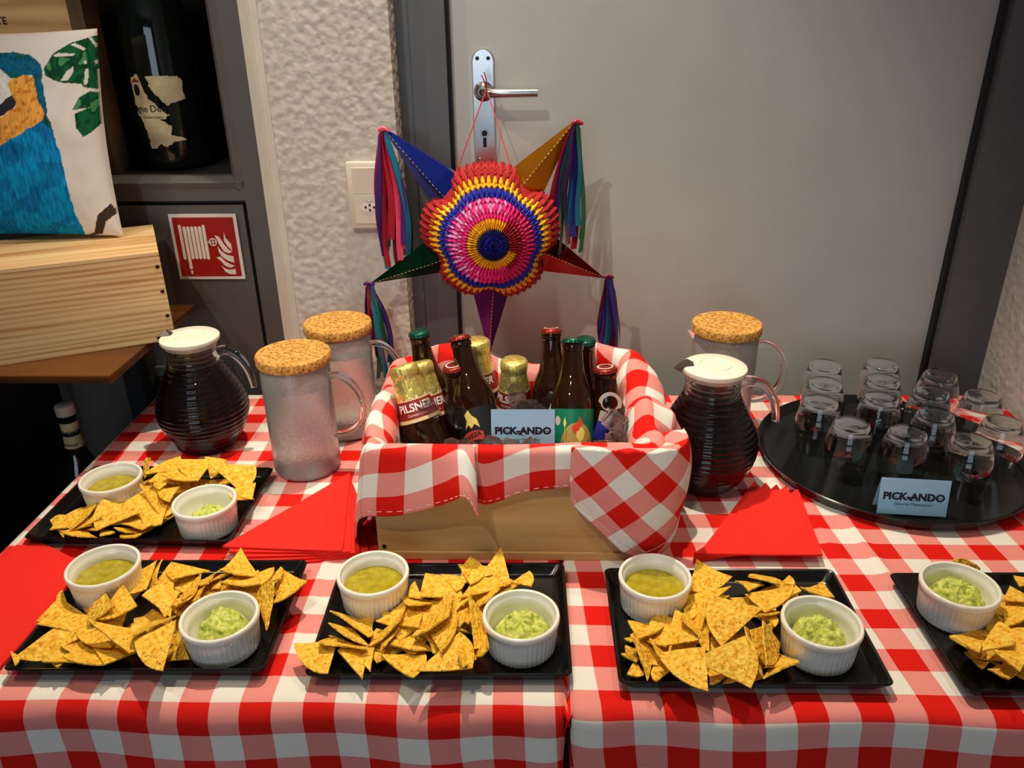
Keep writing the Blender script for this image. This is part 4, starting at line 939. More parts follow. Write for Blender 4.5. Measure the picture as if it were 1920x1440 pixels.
def liner():
    n = len(st); K = 9; cols = []
    cxm, cym = (CX0+CX1)/2, (CY0+CY1)/2
    for i in range(n):
        for k in range(K):
            t = k/K; g = lambda j, w_: Vector(st[(i+j) % n][w_])
            R = catmull(g(-1, 0), g(0, 0), g(1, 0), g(2, 0), t); H = catmull(g(-1, 1), g(0, 1), g(1, 1), g(2, 1), t)
            inw = Vector((max(CX0+.035, min(CX1-.035, R.x)), max(CY0+.035, min(CY1-.035, R.y)), R.z))
            d = inw-R; d.z = 0; dn = d.normalized() if d.length > 1e-6 else Vector((0, 1, 0))
            out = -dn
            lift = R.z-Zr
            pts = [R+dn*.036+Vector((0, 0, -.095)), R+dn*.034+Vector((0, 0, -.045)), R+dn*.028+Vector((0, 0, -.014)), R+dn*.014+Vector((0, 0, .002)), R+out*.001]
            mid = R.lerp(H, .38)+out*(.010 if lift > .01 else .003); pts += [mid, R.lerp(H, .75)+out*.003, H]
            col = []
            for a in range(len(pts)-1):
                P0, P1, P2, P3 = pts[max(a-1, 0)], pts[a], pts[a+1], pts[min(a+2, len(pts)-1)]
                for q in range(5): col.append(catmull(P0, P1, P2, P3, q/5))
            col.append(pts[-1]); cols.append((col, R, out))
    m = len(cols[0][0]); N_ = len(cols); v = []; us = [0.]
    for i in range(N_):
        us.append(us[-1]+(cols[(i+1) % N_][1]-cols[i][1]).length)
    vs = []
    for i in range(N_):
        col, R, out = cols[i]; acc = 0; vv = [0.]
        for j in range(m-1, 0, -1): acc += (col[j]-col[j-1]).length; vv.append(acc)
        vs.append(vv[::-1])
    mb = MB(); faces = []; uv = []
    for i in range(N_+1):
        col, R, out = cols[i % N_]
        for j in range(m):
            p = col[j]; amp = .0045*min(1, j/10)
            front = R.y < .88
            wr = nz(p.x*26, p.y*26, p.z*14)*amp*(.35 if front else 1.6)
            q = p+out*wr+Vector((0, 0, wr*.7 if 8 < j < 28 and not front else 0))
            if q.z < T+.006: q.z = T+.006
            v.append(q); uv.append((us[i]*1.04+.014, vs[i % N_][j]*1.04+.0375))
    for i in range(N_):
        for j in range(m-1): faces.append((i*m+j, (i+1)*m+j, (i+1)*m+j+1, i*m+j+1))
    mb.add(v, faces, None, 0, uv)
    # the cloth's corner, hanging diagonally over the crate's right front corner
    path = [Vector(p) for p in ((.042, .858), (.075, .848), (.108, .841), (.140, .839), (.164, .846), (.180, .862), (.187, .884), (.186, .908))]
    acc = [0.]
    for a, b in zip(path, path[1:]): acc.append(acc[-1]+(b-a).length)
    bot = [(0, .842), (acc[1], .808), (acc[2], .776), (acc[3]*.98, .764), (acc[4], .776), (acc[5], .800), (acc[6], .835), (acc[7], .868)]
    def pos(a):
        for k in range(len(acc)-1):
            if a <= acc[k+1]+1e-9:
                t = (a-acc[k])/(acc[k+1]-acc[k]); e = lambda j: path[max(0, min(len(path)-1, k+j))]; return catmull(e(-1), e(0), e(1), e(2), t)
        return path[-1]
    def fn(u, w_):
        a = u*acc[-1]; p = pos(a); z1 = lerp(bot, a); top = Zr+.010+.006*sin(pi*u)
        ins = (pos(min(acc[-1], a+.001))-pos(max(0, a-.001))); inn = Vector((-ins.y, ins.x)).normalized()
        if inn.y < -.2: inn = -inn
        if u > .75: inn = Vector((-1, .25)).normalized()
        L0 = .045
        tot = L0+(top-z1); s = w_*tot
        if s < L0:
            t = s/L0; q = p+inn*(L0*(1-t)); z = top-.022*(1-t)**2-.004*(1-t)
            q = q
        else:
            t = (s-L0)/(top-z1); bul = .012*sin(pi*min(1, t*1.1))*(.4+.3*u); q = p-inn*bul; z = top-(s-L0)-.0
            z += .003*(1-t)
        wv = .0025*nz(q.x*30, q.y*30, z*22); return (q.x, q.y-abs(wv), z)
    def uvf(u, w_):
        a = u*acc[-1]; z1 = lerp(bot, a); top = Zr+.010; b = z1+(1-w_)*(.045+top-z1); r = rad(43)
        a -= .0; a *= 1.15; b *= 1.15; return (a*cos(r)+b*sin(r)+.0115, -a*sin(r)+b*cos(r)+.006)
    mb.grid(fn, 60, 60, uvf)
    st_ = MB()
    for i in range(2, 9*10):
        if i % 2: continue
        a = cols[i][0]; b = cols[i+1][0]
        pa_ = a[-1].lerp(a[-4], .62)+cols[i][2]*.0016; pb_ = b[-1].lerp(b[-4], .62)+cols[i+1][2]*.0016
        if (pb_-pa_).length < .012: st_.tube([pa_, pb_], .00045, 4)
    for i in range(70):
        u0, u1 = i/70*.93, (i+.6)/70*.93; w_ = .93
        p0_, p1_ = Vector(fn(u0, w_)), Vector(fn(u1, w_)); e_ = Vector((0, -.0012, 0)) if u0 < .6 else Vector((.001, -.0008, 0)); st_.tube([p0_+e_, p1_+e_], .00045, 4)
    o = mb.build('checked_cloth', M['gingham'], None, 180, label='red and white checked cloth lining the crate and hanging over its rim', cat='cloth')
    md = o.modifiers.new('thickness', 'SOLIDIFY'); md.thickness = .0009; md.offset = 0
    st_.build('hem_stitching', M['white_ink'], o)
liner()

# ------------------------------------------------------------------ beer bottles
def axis_mw(base, top):
    b, t = Vector(base), Vector(top); z = (t-b).normalized()
    y = Vector((0, 1, 0)); x = y.cross(z).normalized(); y = z.cross(x)
    return Matrix(((x.x, y.x, z.x, b.x), (x.y, y.y, z.y, b.y), (x.z, y.z, z.z, b.z), (0, 0, 0, 1)))
LONG = [(0, .004), (.020, .0), (.0275, .002), (.0300, .007), (.0300, .134), (.0291, .146), (.0258, .158), (.0208, .170), (.0172, .182), (.0150, .197), (.0138, .214), (.0150, .2155), (.0150, .2215), (.0134, .2225), (.0134, .229), (0, .230)]
STUB = [(0, .004), (.022, .0), (.0300, .002), (.0325, .007), (.0325, .100), (.0318, .112), (.0290, .126), (.0252, .142), (.0222, .158), (.0198, .174), (.0180, .188), (.0165, .1895), (.0165, .1945), (.0150, .1955), (.0150, .201), (0, .202)]
def mesh_of(name, prof, mat, n=36): return MB().lathe(prof, n).mesh(name, mat, 40)
BM = mesh_of('glass_body', LONG, M['beer']); SMm = mesh_of('glass_body', STUB, M['beer'])
def cap_mesh(R, z0, mat):
    def rm(a, j, r, z): return r+(.0011*(.5+.5*cos(21*a)) if j < 2 else 0)
    return MB().lathe([(R+.0012, z0), (R+.0008, z0+.0022), (R+.0006, z0+.0048), (R-.0016, z0+.0064), (0, z0+.0068)], 84, rmod=rm).mesh('crown_cap', mat, 50)
CAPS = {'red': cap_mesh(.0138, .2240, M['cap_red']), 'green': cap_mesh(.0138, .2240, M['cap_green'])}
def cyl_patch(R, a0, a1, z0, z1, n=24, m=2): return MB().grid(lambda u, v: (R*cos(a0+(a1-a0)*u), R*sin(a0+(a1-a0)*u), z0+(z1-z0)*v), n, m)
def beer(kind, base, top, label, extra=None):
    o = link('beer_bottle', None, label=label, cat='bottle', group='iced beer bottles'); o.empty_display_size = .02; o.matrix_world = axis_mw(base, top)
    if kind in CAPS:
        link('glass_body', BM, o); cp = link('crown_cap', CAPS[kind], o)
        if kind == 'red':
            MB().lathe([(.0085, .2316), (.0108, .2313)], 24).build('cap_print', M['cap_letter'], cp)
    else:
        link('glass_body', SMm, o)
        def rm(a, j, r, z): return r+.0007*nz(cos(a)*5, sin(a)*5, z*140)+.0005*abs(sin(a*9+z*60))
        MB().lathe([(.0228, .158), (.0206, .173), (.0190, .184), (.0186, .188), (.0200, .190), (.0202, .196), (.0190, .2025), (.0160, .2048), (0, .2052)], 84, rmod=rm).build('gold_foil', M['foil'], o, 60)
        MB().lathe([(.0296, .1265), (.0256, .1430), (.0228, .1580), (.0222, .1610)], 56).build('neck_label', M['label_red'], o, 60)
        MB().lathe([(.0300, .1262), (.0289, .1310)], 56).build('label_band', M['label_cream'], o, 60)
        MB().lathe([(.0235, .1560), (.0224, .1615)], 56).build('label_band', M['label_cream'], o, 60)
        def put(s, size, zc, bold):
            tv, tf = text_polys(s, size, bold); v2 = []
            for x, y, z in tv:
                zz = zc+y; R_ = lerp([(.1265, .0300), (.1430, .0260), (.158, .0232)], zz)+.0003; v2.append((R_*cos(-pi/2+extra+x/R_), R_*sin(-pi/2+extra+x/R_), zz))
            MB().add(v2, tf).build('lettering', M['white_ink'], o)
        put('PILSNER', .0150, .1462, .0004); put('Cerveza Clara', .0050, .1362, 0.)
    return o
I0 = T+.024
b1 = beer('pils', (-.128, .955, I0+.010), (-.184, 1.010, I0+.188), 'leaning gold-foil beer bottle nearest the left end of the crate', .25)
beer('pils', (-.128, 1.000, I0-.008), (-.170, 1.050, I0+.182), 'gold-foil beer bottle half hidden behind the leftmost foil bottle', .3)
beer('green', (-.150, 1.090, I0-.012), (-.174, 1.094, I0+.212), 'tall brown beer bottle with green cap at the back left', None)
beer('red', (-.096, 1.028, I0-.012), (-.120, 1.030, I0+.200), 'low brown beer bottle with red cap behind the leaning one', None).scale = (1, 1, .88)
rt = beer('red', (-.060, .965, I0+.018), (-.112, 1.056, I0+.230), 'leaning beer bottle with red cap and black label left of the card', None)
beer('pils', (-.084, 1.098, I0-.004), (-.090, 1.100, I0+.190), 'gold-foil beer bottle mostly hidden at the back of the crate', .0)
beer('pils', (-.034, 1.080, I0-.012), (-.034, 1.072, I0+.190), 'gold-foil beer bottle standing upright behind the blue card', -.25).scale = (1, 1, .94)
r2 = beer('red', (.028, 1.030, I0), (.020, 1.088, I0+.222), 'tall beer bottle with red cap right of the upright foil bottle', None)
g2 = beer('green', (.048, .940, I0+.018), (.049, 1.034, I0+.228), 'beer bottle with green warrior label and green cap by the card', None)
beer('green', (.078, 1.090, I0-.012), (.069, 1.078, I0+.206), 'brown beer bottle with green cap hidden behind the warrior bottle', None).scale = (1, 1, .97)
beer('red', (.108, 1.000, I0-.010), (.094, 1.020, I0+.190), 'short brown beer bottle with red cap at the right end', None).scale = (1.06, 1.06, .88)
# red-cap bottle label: black band with ribbon, lettering and figure
def lab_text(o, s, size, R, a0, z0, mat, bold=.0003, nm='lettering'):
    tv, tf = text_polys(s, size, bold); MB().add(wrap(tv, R, a0, z0), tf).build(nm, mat, o)
cyl_patch(.0303, -pi/2-1.1, -pi/2+1.1, .040, .128).build('front_label', M['black'], rt, 180)
def arc_pts(v, R, a0, z0, k): return [(R*cos(a0+x/R), R*sin(a0+x/R), z0+y-k*x*x) for x, y, z in v]
rb = []
MB().grid(lambda u, v: (.0306*cos(-pi/2-.45+(u-.5)*1.5), .0306*sin(-pi/2-.45+(u-.5)*1.5), .082+v*.013-.010*(2*u-1)**2+.018*(u-.5)), 20, 2).build('label_ribbon', M['ribbon_red'], rt, 180)
tv, tf = text_polys('CERVEZA', .0085, .0003); MB().add([(.0308*cos(-pi/2-.40+x/.0308), .0308*sin(-pi/2-.40+x/.0308), .088+y+.35*x-7*x*x) for x, y, z in tv], tf).build('lettering', M['black'], rt)
lab_text(rt, 'LAGER', .022, .0306, -pi/2-.15, .060, M['white_ink'], .001)
on_glass_todo = [(rt, [(-.010, .100), (-.005, .112), (-.007, .120), (0, .126), (.004, .118), (.010, .112), (.012, .100), (.005, .106), (0, .100), (-.004, .106)], 'label_yellow', -.2), (r2, [(-.012, .112), (.012, .112), (.006, .116), (.003, .124), (0, .131), (-.003, .124), (-.006, .116)], 'label_cream', -.05)]
# green warrior label
cyl_patch(.0303, -pi/2-1.5, -pi/2+1.5, .062, .134, 36, 4).build('front_label', M['label_green'], g2, 180)
def on_glass(o, P, R_, mat, nm, a0=0., step=.0007, zmin=0., zmax=1.):
    xs = [p[0] for p in P]; ys = [p[1] for p in P]; x0, x1, y0, y1 = min(xs), max(xs), max(zmin, min(ys)), min(zmax, max(ys))
    nu, nv = max(2, int((x1-x0)/step)), max(2, int((y1-y0)/step))
    MB().grid(lambda u, v: (R_*cos(-pi/2+a0+(x0+(x1-x0)*u)/R_), R_*sin(-pi/2+a0+(x0+(x1-x0)*u)/R_), y0+(y1-y0)*v), nu, nv, keep=lambda u, v: inpoly(x0+(x1-x0)*u, y0+(y1-y0)*v, P)).build(nm, mat, o, 180)
def gl(poly, mat, k, nm):
    on_glass(g2, [((x-210)/410*.0605, .134-(y-650)/410*.0605*1.30) for x, y in poly], .0304+k*.00010, mat, nm, zmin=.063, zmax=.1335)
for o_, P_, m_, a_ in on_glass_todo: on_glass(o_, P_, .0306, M[m_], 'label_figure', a_, .0005)
el = lambda cx_, cy_, rx, ry, n=28: [(cx_+rx*cos(2*pi*i/n), cy_+ry*sin(2*pi*i/n)) for i in range(n)]
gl(el(250, 920, 165, 175), M['label_gold'], 1, 'label_medallion')
gl([(140, 960), (180, 890), (250, 880), (300, 905), (345, 890), (352, 980), (330, 1060), (165, 1060)], M['label_yellow'], 3, 'warrior_cloak')
gl([(215, 925), (268, 950), (318, 925), (322, 1055), (222, 1055)], M['label_green'], 5, 'warrior_tunic')
gl([(240, 805), (288, 770), (322, 812), (308, 862), (270, 884), (238, 850)], M['label_yellow'], 4, 'warrior_face')
gl([(192, 775), (248, 742), (272, 700), (300, 745), (258, 800), (212, 824)], M['crest'], 6, 'warrior_crest')
gl(el(375, 970, 44, 82), M['white_ink'], 6, 'shield_rim'); gl(el(375, 970, 34, 70), M['label_gold'], 8, 'shield')
gl([(127, 790), (134, 790), (134, 1085), (127, 1085)], M['label_yellow'], 5, 'spear_shaft'); gl([(131, 705), (146, 750), (131, 792), (116, 750)], M['label_yellow'], 6, 'spear_tip')
gl(el(55, 735, 30, 34), M['opener'], 4, 'label_seal')

# ------------------------------------------------------------------ ice cubes
def ice_mesh(sd):
    rn = random.Random(sd); bm = bmesh.new(); bmesh.ops.create_cube(bm, size=1.)
    for v in bm.verts: v.co = Vector((v.co.x*rn.uniform(.8, 1.15), v.co.y*rn.uniform(.8, 1.15), v.co.z*rn.uniform(.7, 1.1)))
    bmesh.ops.bevel(bm, geom=bm.edges[:], offset=.16, segments=2, affect='EDGES')
    for v in bm.verts: v.co += Vector((rn.uniform(-.06, .06), rn.uniform(-.06, .06), rn.uniform(-.06, .06)))
    me = bpy.data.meshes.new('ice_cube'); bm.to_mesh(me); bm.free(); me.materials.append(M['ice']); me.polygons.foreach_set('use_smooth', [True]*len(me.polygons)); me.set_sharp_from_angle(angle=rad(28)); return me
IM = [ice_mesh(i) for i in range(6)]
rn = random.Random(5); spots = [(-.168, .905, .880), (-.150, .985, .905), (-.160, 1.03, .885), (-.110, .915, .886), (-.088, .903, .885), (-.062, .905, .890), (-.036, .900, .889), (-.008, .902, .886), (.016, .900, .884), (.064, .897, .880), (.088, .900, .886),
    (.104, .925, .890), (.100, .945, .912), (.116, .960, .895), (-.030, 1.04, .905), (-.012, 1.02, .890), (-.015, .985, .885), (-.022, .965, .880), (.004, 1.0, .890), (-.110, 1.0, .890), (-.20, .93, .884), (.08, 1.01, .890), (.105, .99, .885), (-.19, .99, .884), (-.19, 1.06, .884)]
n0 = len(spots)
for ix in range(9):
    for iy in range(4): spots.append((-.185+ix*.0355+rn.uniform(-.006, .006), .905+iy*.055+rn.uniform(-.008, .008), .855+rn.uniform(-.008, .006)))
for i, (x, y, z) in enumerate(spots):
    o = link('ice_cube', IM[i % 6], loc=(x, y, z), label='clear ice cube among the beer bottles in the crate', cat='ice cube', group='ice cubes in the crate')
    s = rn.uniform(.024, .032); o.scale = (s, s, s); o.rotation_euler = (rn.random()*6, rn.random()*6, rn.random()*6)

# ------------------------------------------------------------------ cards
def card(mw, w_, h, label):
    o = link('name_card', None, label=label, cat='card', group='pale blue name cards'); o.empty_display_size = .02; o.matrix_world = mw
    MB().box(-w_/2, w_/2, 0, h, -.0004, 0).build('card_face', M['card'], o)
    # folded back leg of the little tent
    MB().add([(-w_/2, h, -.0004), (w_/2, h, -.0004), (w_/2, h*.06, -.022), (-w_/2, h*.06, -.022)], [(0, 1, 2, 3)]).build('card_back', M['card'], o)
    tv, tf = text_polys('PICK-ANDO', .0135*w_/.083, .0007)
    lt = MB().add(tv, tf, Matrix.Translation((0, h*.50, .0003)))
    for a in (-.0305, -.0235, -.0155, -.006, .0035, .012, .021, .0305):
        k = w_/.083; lt.add([(a*k-.003*k, h*.50-.0005, .00035), (a*k+.003*k, h*.50-.0005, .00035), (a*k+.003*k, h*.50+.0005, .00035), (a*k-.003*k, h*.50+.0005, .00035)], [(0, 1, 2, 3)])
    lt.add([(-.008, h*.43, .0003), (-.004, h*.405, .0003), (.000, h*.392, .0003), (.003, h*.398, .0003), (-.001, h*.412, .0003), (-.005, h*.455, .0003)], [tuple(range(6))])
    lt.build('lettering', M['navy_ink'], o)
    tv, tf = text_polys('-Sabores Mexicanos-', .0056*w_/.083, 0.); MB().add(tv, tf, Matrix.Translation((0, h*.30, .0003))).build('small_lettering', M['steel_dark'], o)
card(facing((-.0188, .921, .876), 0, -.10), .083, .060, 'pale blue lettered card propped on the ice in the crate')
card(facing((.5285, .9655, T+.0105), -.10, -.14), .093, .055, 'pale blue lettered card on the round tray before the glasses')

# bottle opener stuck in the ice
def opener():
    n = 40; out = []; inn = []
    for i in range(n):
        a = 2*pi*i/n+pi/2
        out.append((.0185*cos(a)*(1.0 if sin(a) > -.3 else .80), .018*sin(a)+(.0 if sin(a) > 0 else -.006*sin(a))))
        hx = .0125*cos(a); hy = .0118*sin(a)-(.0045*math.exp(-(a-pi*1.5)**2/.08)*-1 if False else 0)
        if abs(cos(a)) < .35 and sin(a) < 0: hy += .0045*(1-abs(cos(a))/.35)
        inn.append((hx, hy+.001))
    th = .0022; v = [(x, y, 0) for x, y in out]+[(x, y, 0) for x, y in inn]+[(x, y, th) for x, y in out]+[(x, y, th) for x, y in inn]; f = []
    for i in range(n):
        j = (i+1) % n; f += [(2*n+i, 2*n+j, 3*n+j, 3*n+i), (j, i, n+i, n+j), (i, j, 2*n+j, 2*n+i), (n+j, n+i, 3*n+i, 3*n+j)]
    return MB().add(v, f)
op = link('bottle_opener', None, label='pale metal bottle opener with heart-shaped hole stuck in the ice', cat='opener'); op.matrix_world = facing((.099, .985, .916), .15, -.25) @ Matrix.Rotation(-.35, 4, 'Z') @ Matrix.Scale(.88, 4)
opener().build('head', M['opener'], op, 40)
MB().prism([(-.011, -.014), (.011, -.014), (.008, -.045), (-.008, -.045)], .0022).build('shank', M['opener'], op)
MB().box(-.010, .010, -.060, -.030, -.002, .004, bev=.002).build('grip', M['blue_plastic'], op, 40)

# ================================================================== carafes of hibiscus drink
def carafe():
    o = link('carafe', None); o.empty_display_size = .02
    base = [(0, .003), (.036, .0), (.042, .003), (.050, .012), (.0640, .034), (.0715, .056), (.0735, .070), (.0710, .088), (.0640, .108), (.0540, .128), (.0455, .144), (.0405, .156), (.0392, .166), (.0400, .178), (.0420, .188)]
    def sm(prof, k=8):
        P = [Vector((a, b)) for a, b in prof]; r = []
        for i in range(len(P)-1):
            for q in range(k): r.append(catmull(P[max(0, i-1)], P[i], P[i+1], P[min(len(P)-1, i+2)], q/k))
        return r+[P[-1]]
    S = sm(base); rib = lambda z: .0011*sin(z*2*pi/.0082) if .012 < z < .178 else 0
    outer = [(max(0, p.x+rib(p.y)), p.y) for p in S]; inner = [(max(0, p.x-.0028+rib(p.y)*.4), p.y) for p in S if p.y > .0045]
    LV = .153
    thin = [(max(0, p.x-.0006+rib(p.y)), p.y) for p in S if .0045 < p.y <= LV]; thick = [(max(0, p.x-.0028+rib(p.y)*.4), p.y) for p in S if p.y > LV]
    MB().lathe(outer+[(.0408, .1885)]+thick[::-1]+thin[::-1]+[(0, .005)], 56).build('glass_body', M['carafe_glass'], o, 180)
    liq = [(0, .0045)]+[(max(0, p.x-.0004+rib(p.y)), p.y) for p in S if .005 < p.y < LV]; liq += [(liq[-1][0]-.0015, LV), (0, LV)]
    MB().lathe(liq, 56).build('drink', M['juice'], o, 60)
    lid = MB().lathe([(0, .182), (.0385, .182), (.0390, .189), (.0455, .190), (.0466, .193), (.0460, .1965), (.0430, .1985), (.0245, .1990), (.0235, .2005), (.0215, .2005), (.0205, .1990), (0, .1990)], 56).build('lid', M['lid'], o, 40)
    MB().add([(-.0475, -.011, .1985), (-.0475, .011, .1985), (-.030, .006, .2002), (-.030, -.006, .2002), (-.0585, 0, .1925), (-.040, 0, .2075), (-.0475, -.011, .190), (-.0475, .011, .190)], [(0, 3, 5), (1, 5, 2), (2, 5, 3), (0, 5, 4), (1, 4, 5), (4, 6, 0), (4, 1, 7), (4, 7, 6)]).build('spout_flap', M['spout'], lid)
    MB().tube(bez((.040, 0, .170), (.060, 0, .186), (.094, 0, .165), (.096, 0, .112), 18), [.0090-.0035*i/18 for i in range(19)], 14).build('handle', M['clear'], o, 60)
    return o
c1 = carafe(); tag(c1, 'ribbed glass carafe of dark red drink beside the pine case', 'carafe', 'ribbed carafes'); c1.location = (-.559, 1.183, T+.0012); c1.rotation_euler = (0, 0, -.10)
c2 = copy_tree(c1); tag(c2, 'ribbed glass carafe of dark red drink right of the crate', 'carafe', 'ribbed carafes'); c2.location = (.255, 1.063, T+.0012); c2.rotation_euler = (0, 0, -.06)

# ================================================================== cork-lidded pitchers
def pitcher():
    o = link('pitcher', None); o.empty_display_size = .02
    R_ = .0525; t = .0022
    MB().lathe([(0, 0), (.044, 0), (.0500, .003), (R_, .010), (R_, .184), (R_-t*.5, .1855), (R_-t, .184), (R_-t, .012), (.046, .006), (0, .005)], 64).build('glass_body', M['frost'], o, 50)
    MB().lathe([(0, .0048), (.0462, .0058), (R_-t+.0004, .0118), (R_-t+.0004, .150), (0, .150)], 48).build('water', M['water'], o, 50)
    MB().lathe([(0, .186), (.0555, .186), (.0560, .1875), (.0560, .1988), (.0548, .2003), (0, .2003)], 64).build('cork_lid', M['cork'], o, 50)
    MB().lathe([(0, .162), (.0488, .162), (.0494, .164), (.0494, .186), (0, .186)], 64).build('cork_plug', M['cork'], o, 50)
    MB().add([(-.050, -.010, .1845), (-.050, .010, .1845), (-.063, 0, .1865), (-.052, 0, .170)], [(0, 2, 1), (0, 3, 2), (1, 2, 3)]).build('spout', M['frost'], o)
    MB().tube(bez((.051, 0, .160), (.070, 0, .176), (.108, 0, .140), (.100, 0, .100), 14)[:-1]+bez((.100, 0, .100), (.094, 0, .072), (.072, 0, .060), (.051, 0, .062), 10), .0058, 14).build('handle', M['clear'], o, 60)
    return o
p1 = pitcher(); tag(p1, 'cork-lidded glass pitcher of water in front of its twin', 'pitcher', 'cork-lidded pitchers'); p1.location = (-.370, 1.108, T+.0012); p1.rotation_euler = (0, 0, -.05)
p2 = copy_tree(p1); tag(p2, 'cork-lidded glass pitcher behind the front one, below the green tassel', 'pitcher', 'cork-lidded pitchers'); p2.location = (-.332, 1.239, T+.0012); p2.rotation_euler = (0, 0, -.05)
p3 = copy_tree(p1); tag(p3, 'cork-lidded glass pitcher behind the right carafe', 'pitcher', 'cork-lidded pitchers'); p3.location = (.309, 1.233, T+.0012); p3.rotation_euler = (0, 0, -.02)

# ================================================================== round tray with upturned glasses
MB().lathe([(0, .0), (.192, .0), (.199, .006), (.2045, .016), (.2060, .0190), (.2045, .0200), (.2015, .0185), (.1960, .0085), (.190, .0055), (0, .005)], 96).build('round_tray', M['round_tray'], None, 40, loc=(.566, 1.135, T+.001), label='round black serving tray carrying upturned glasses', cat='tray')
GLS = [(.509, 1.314), (.610, 1.318), (.690, 1.270), (.485, 1.237), (.586, 1.250), (.645, 1.202), (.721, 1.187), (.455, 1.167), (.555, 1.179), (.616, 1.122), (.705, 1.095), (.476, 1.088), (.549, 1.062), (.631, 1.038)]
def tumbler_mesh():
    h = .088
    up = [(0, .0), (.0225, .0), (.0255, .002), (.0275, .008), (.0315, .020), (.0350, .036), (.0358, .048), (.0345, .064), (.0318, .080), (.0306, .088), (.0296, .088), (.0308, .080), (.0334, .064), (.0346, .048), (.0338, .036), (.0300, .022), (.0240, .0125), (.014, .0095), (0, .0090)]
    return MB().lathe([(r, h-z) for r, z in up][::-1], 48).mesh('drinking_glass', M['clear'], 60)
GM = tumbler_mesh()
gw = ['back left of the tray', 'back row centre of the tray', 'back right of the tray by the door frame', 'left row, second from the back', 'centre row, second from the back', 'right of centre in the second row', 'far right in the second row',
      'left row, third from the back', 'centre row, third from the back', 'right of centre in the third row', 'far right in the third row', 'front row at left', 'front row in the middle behind the card', 'front row at right behind the card']
for (x, y), t in zip(GLS, gw):
    link('drinking_glass', GM, loc=(x, y, T+.0062), label='clear stemless glass upside down, %s' % t, cat='glass', group='upturned glasses on the round tray')

# ================================================================== pinata on the door handle
pn = empty('pinata', (-.081, 1.38, 1.062), label='multicoloured star pinata with foil cones and ribbon tassels hanging on the door', cat='pinata')
tips = {'blue': (-.255, 1.37, 1.234), 'gold': (.063, 1.37, 1.243), 'red': (.116, 1.37, .976), 'green': (-.294, 1.36, .971), 'purple': (-.089, 1.37, .831)}
PC = Vector((-.081, 1.38, 1.062))
angs = {k: math.atan2(v[2]-PC.z, v[0]-PC.x) for k, v in tips.items()}
for k, tp in tips.items():
    tp = Vector(tp)-PC; d = tp.normalized(); b0 = d*.055; sd = d.cross(Vector((0, 1, 0))).normalized(); fw = Vector((0, 1, 0)); n = 5; mb = MB(); v = []; f = []
    steps = [(0, .046), (.35, .034), (.7, .0165), (.97, .0028), (1.0, .0008)]
    for t, r in steps:
        for i in range(n):
            a = 2*pi*i/n-pi/2+.2; v.append(b0.lerp(tp, t)+sd*cos(a)*r*.95+fw*sin(a)*r)
    for s in range(len(steps)-1):
        for i in range(n): f.append((s*n+i, s*n+(i+1) % n, (s+1)*n+(i+1) % n, (s+1)*n+i))
    f.append(tuple((len(steps)-1)*n+i for i in range(n)))
    cn = mb.add(v, f).build('cone', M['foil_'+k], pn)
    # stitched seam along the front ridge
    sm_ = MB()
    for q in range(22):
        t0 = .06+q*.042; 
        for_r = lambda t: lerp([(a, b) for a, b in steps], t)
        if t0 > .96: break
        pt = lambda t: b0.lerp(tp, t)+sd*cos(-pi/2+.2)*for_r(t)*.95+fw*(sin(-pi/2+.2)*for_r(t)-.0006)
        sm_.tube([pt(t0), pt(t0+.022)], .0006, 4)
    sm_.build('seam', M['foil'], cn)
# honeycomb tissue rosette: rows of folded petals over a dome
RR = .119; PS = .91
def lobe(th):
    m = 1.
    for a in angs.values():
        d = abs((th-a+pi) % (2*pi)-pi); m -= .24*math.exp(-(d/.19)**2)
    return m
def dome(r): return -.022-.078*max(0., 1-(r/RR)**2)**.62
off = Vector((.011, 0, -.004))
def at(r, th, h=0.):
    k = r/RR; l = 1-(1-lobe(th))*k**4; c_ = off*(1-k)
    return Vector((c_.x+r*l*cos(th), dome(r)-h, c_.z+r*l*sin(th)))
rows = [(.133, .024, 62, 'red'), (.127, .022, 62, 'red'), (.120, .022, 60, 'red'), (.113, .020, 60, 'yellow'), (.106, .020, 60, 'yellow'), (.098, .020, 58, 'blue'), (.091, .020, 58, 'blue'), (.083, .020, 56, 'mix'), (.074, .019, 56, 'pale'), (.066, .018, 56, 'mix'), (.057, .018, 54, 'pink'), (.048, .018, 54, 'yel'), (.039, .016, 52, 'yel'), (.029, .015, 50, 'dkblue'), (.020, .013, 44, 'blue'), (.011, .011, 34, 'blue')]
mats = ['red', 'yellow', 'blue', 'pink', 'pale', 'magenta', 'dkblue']
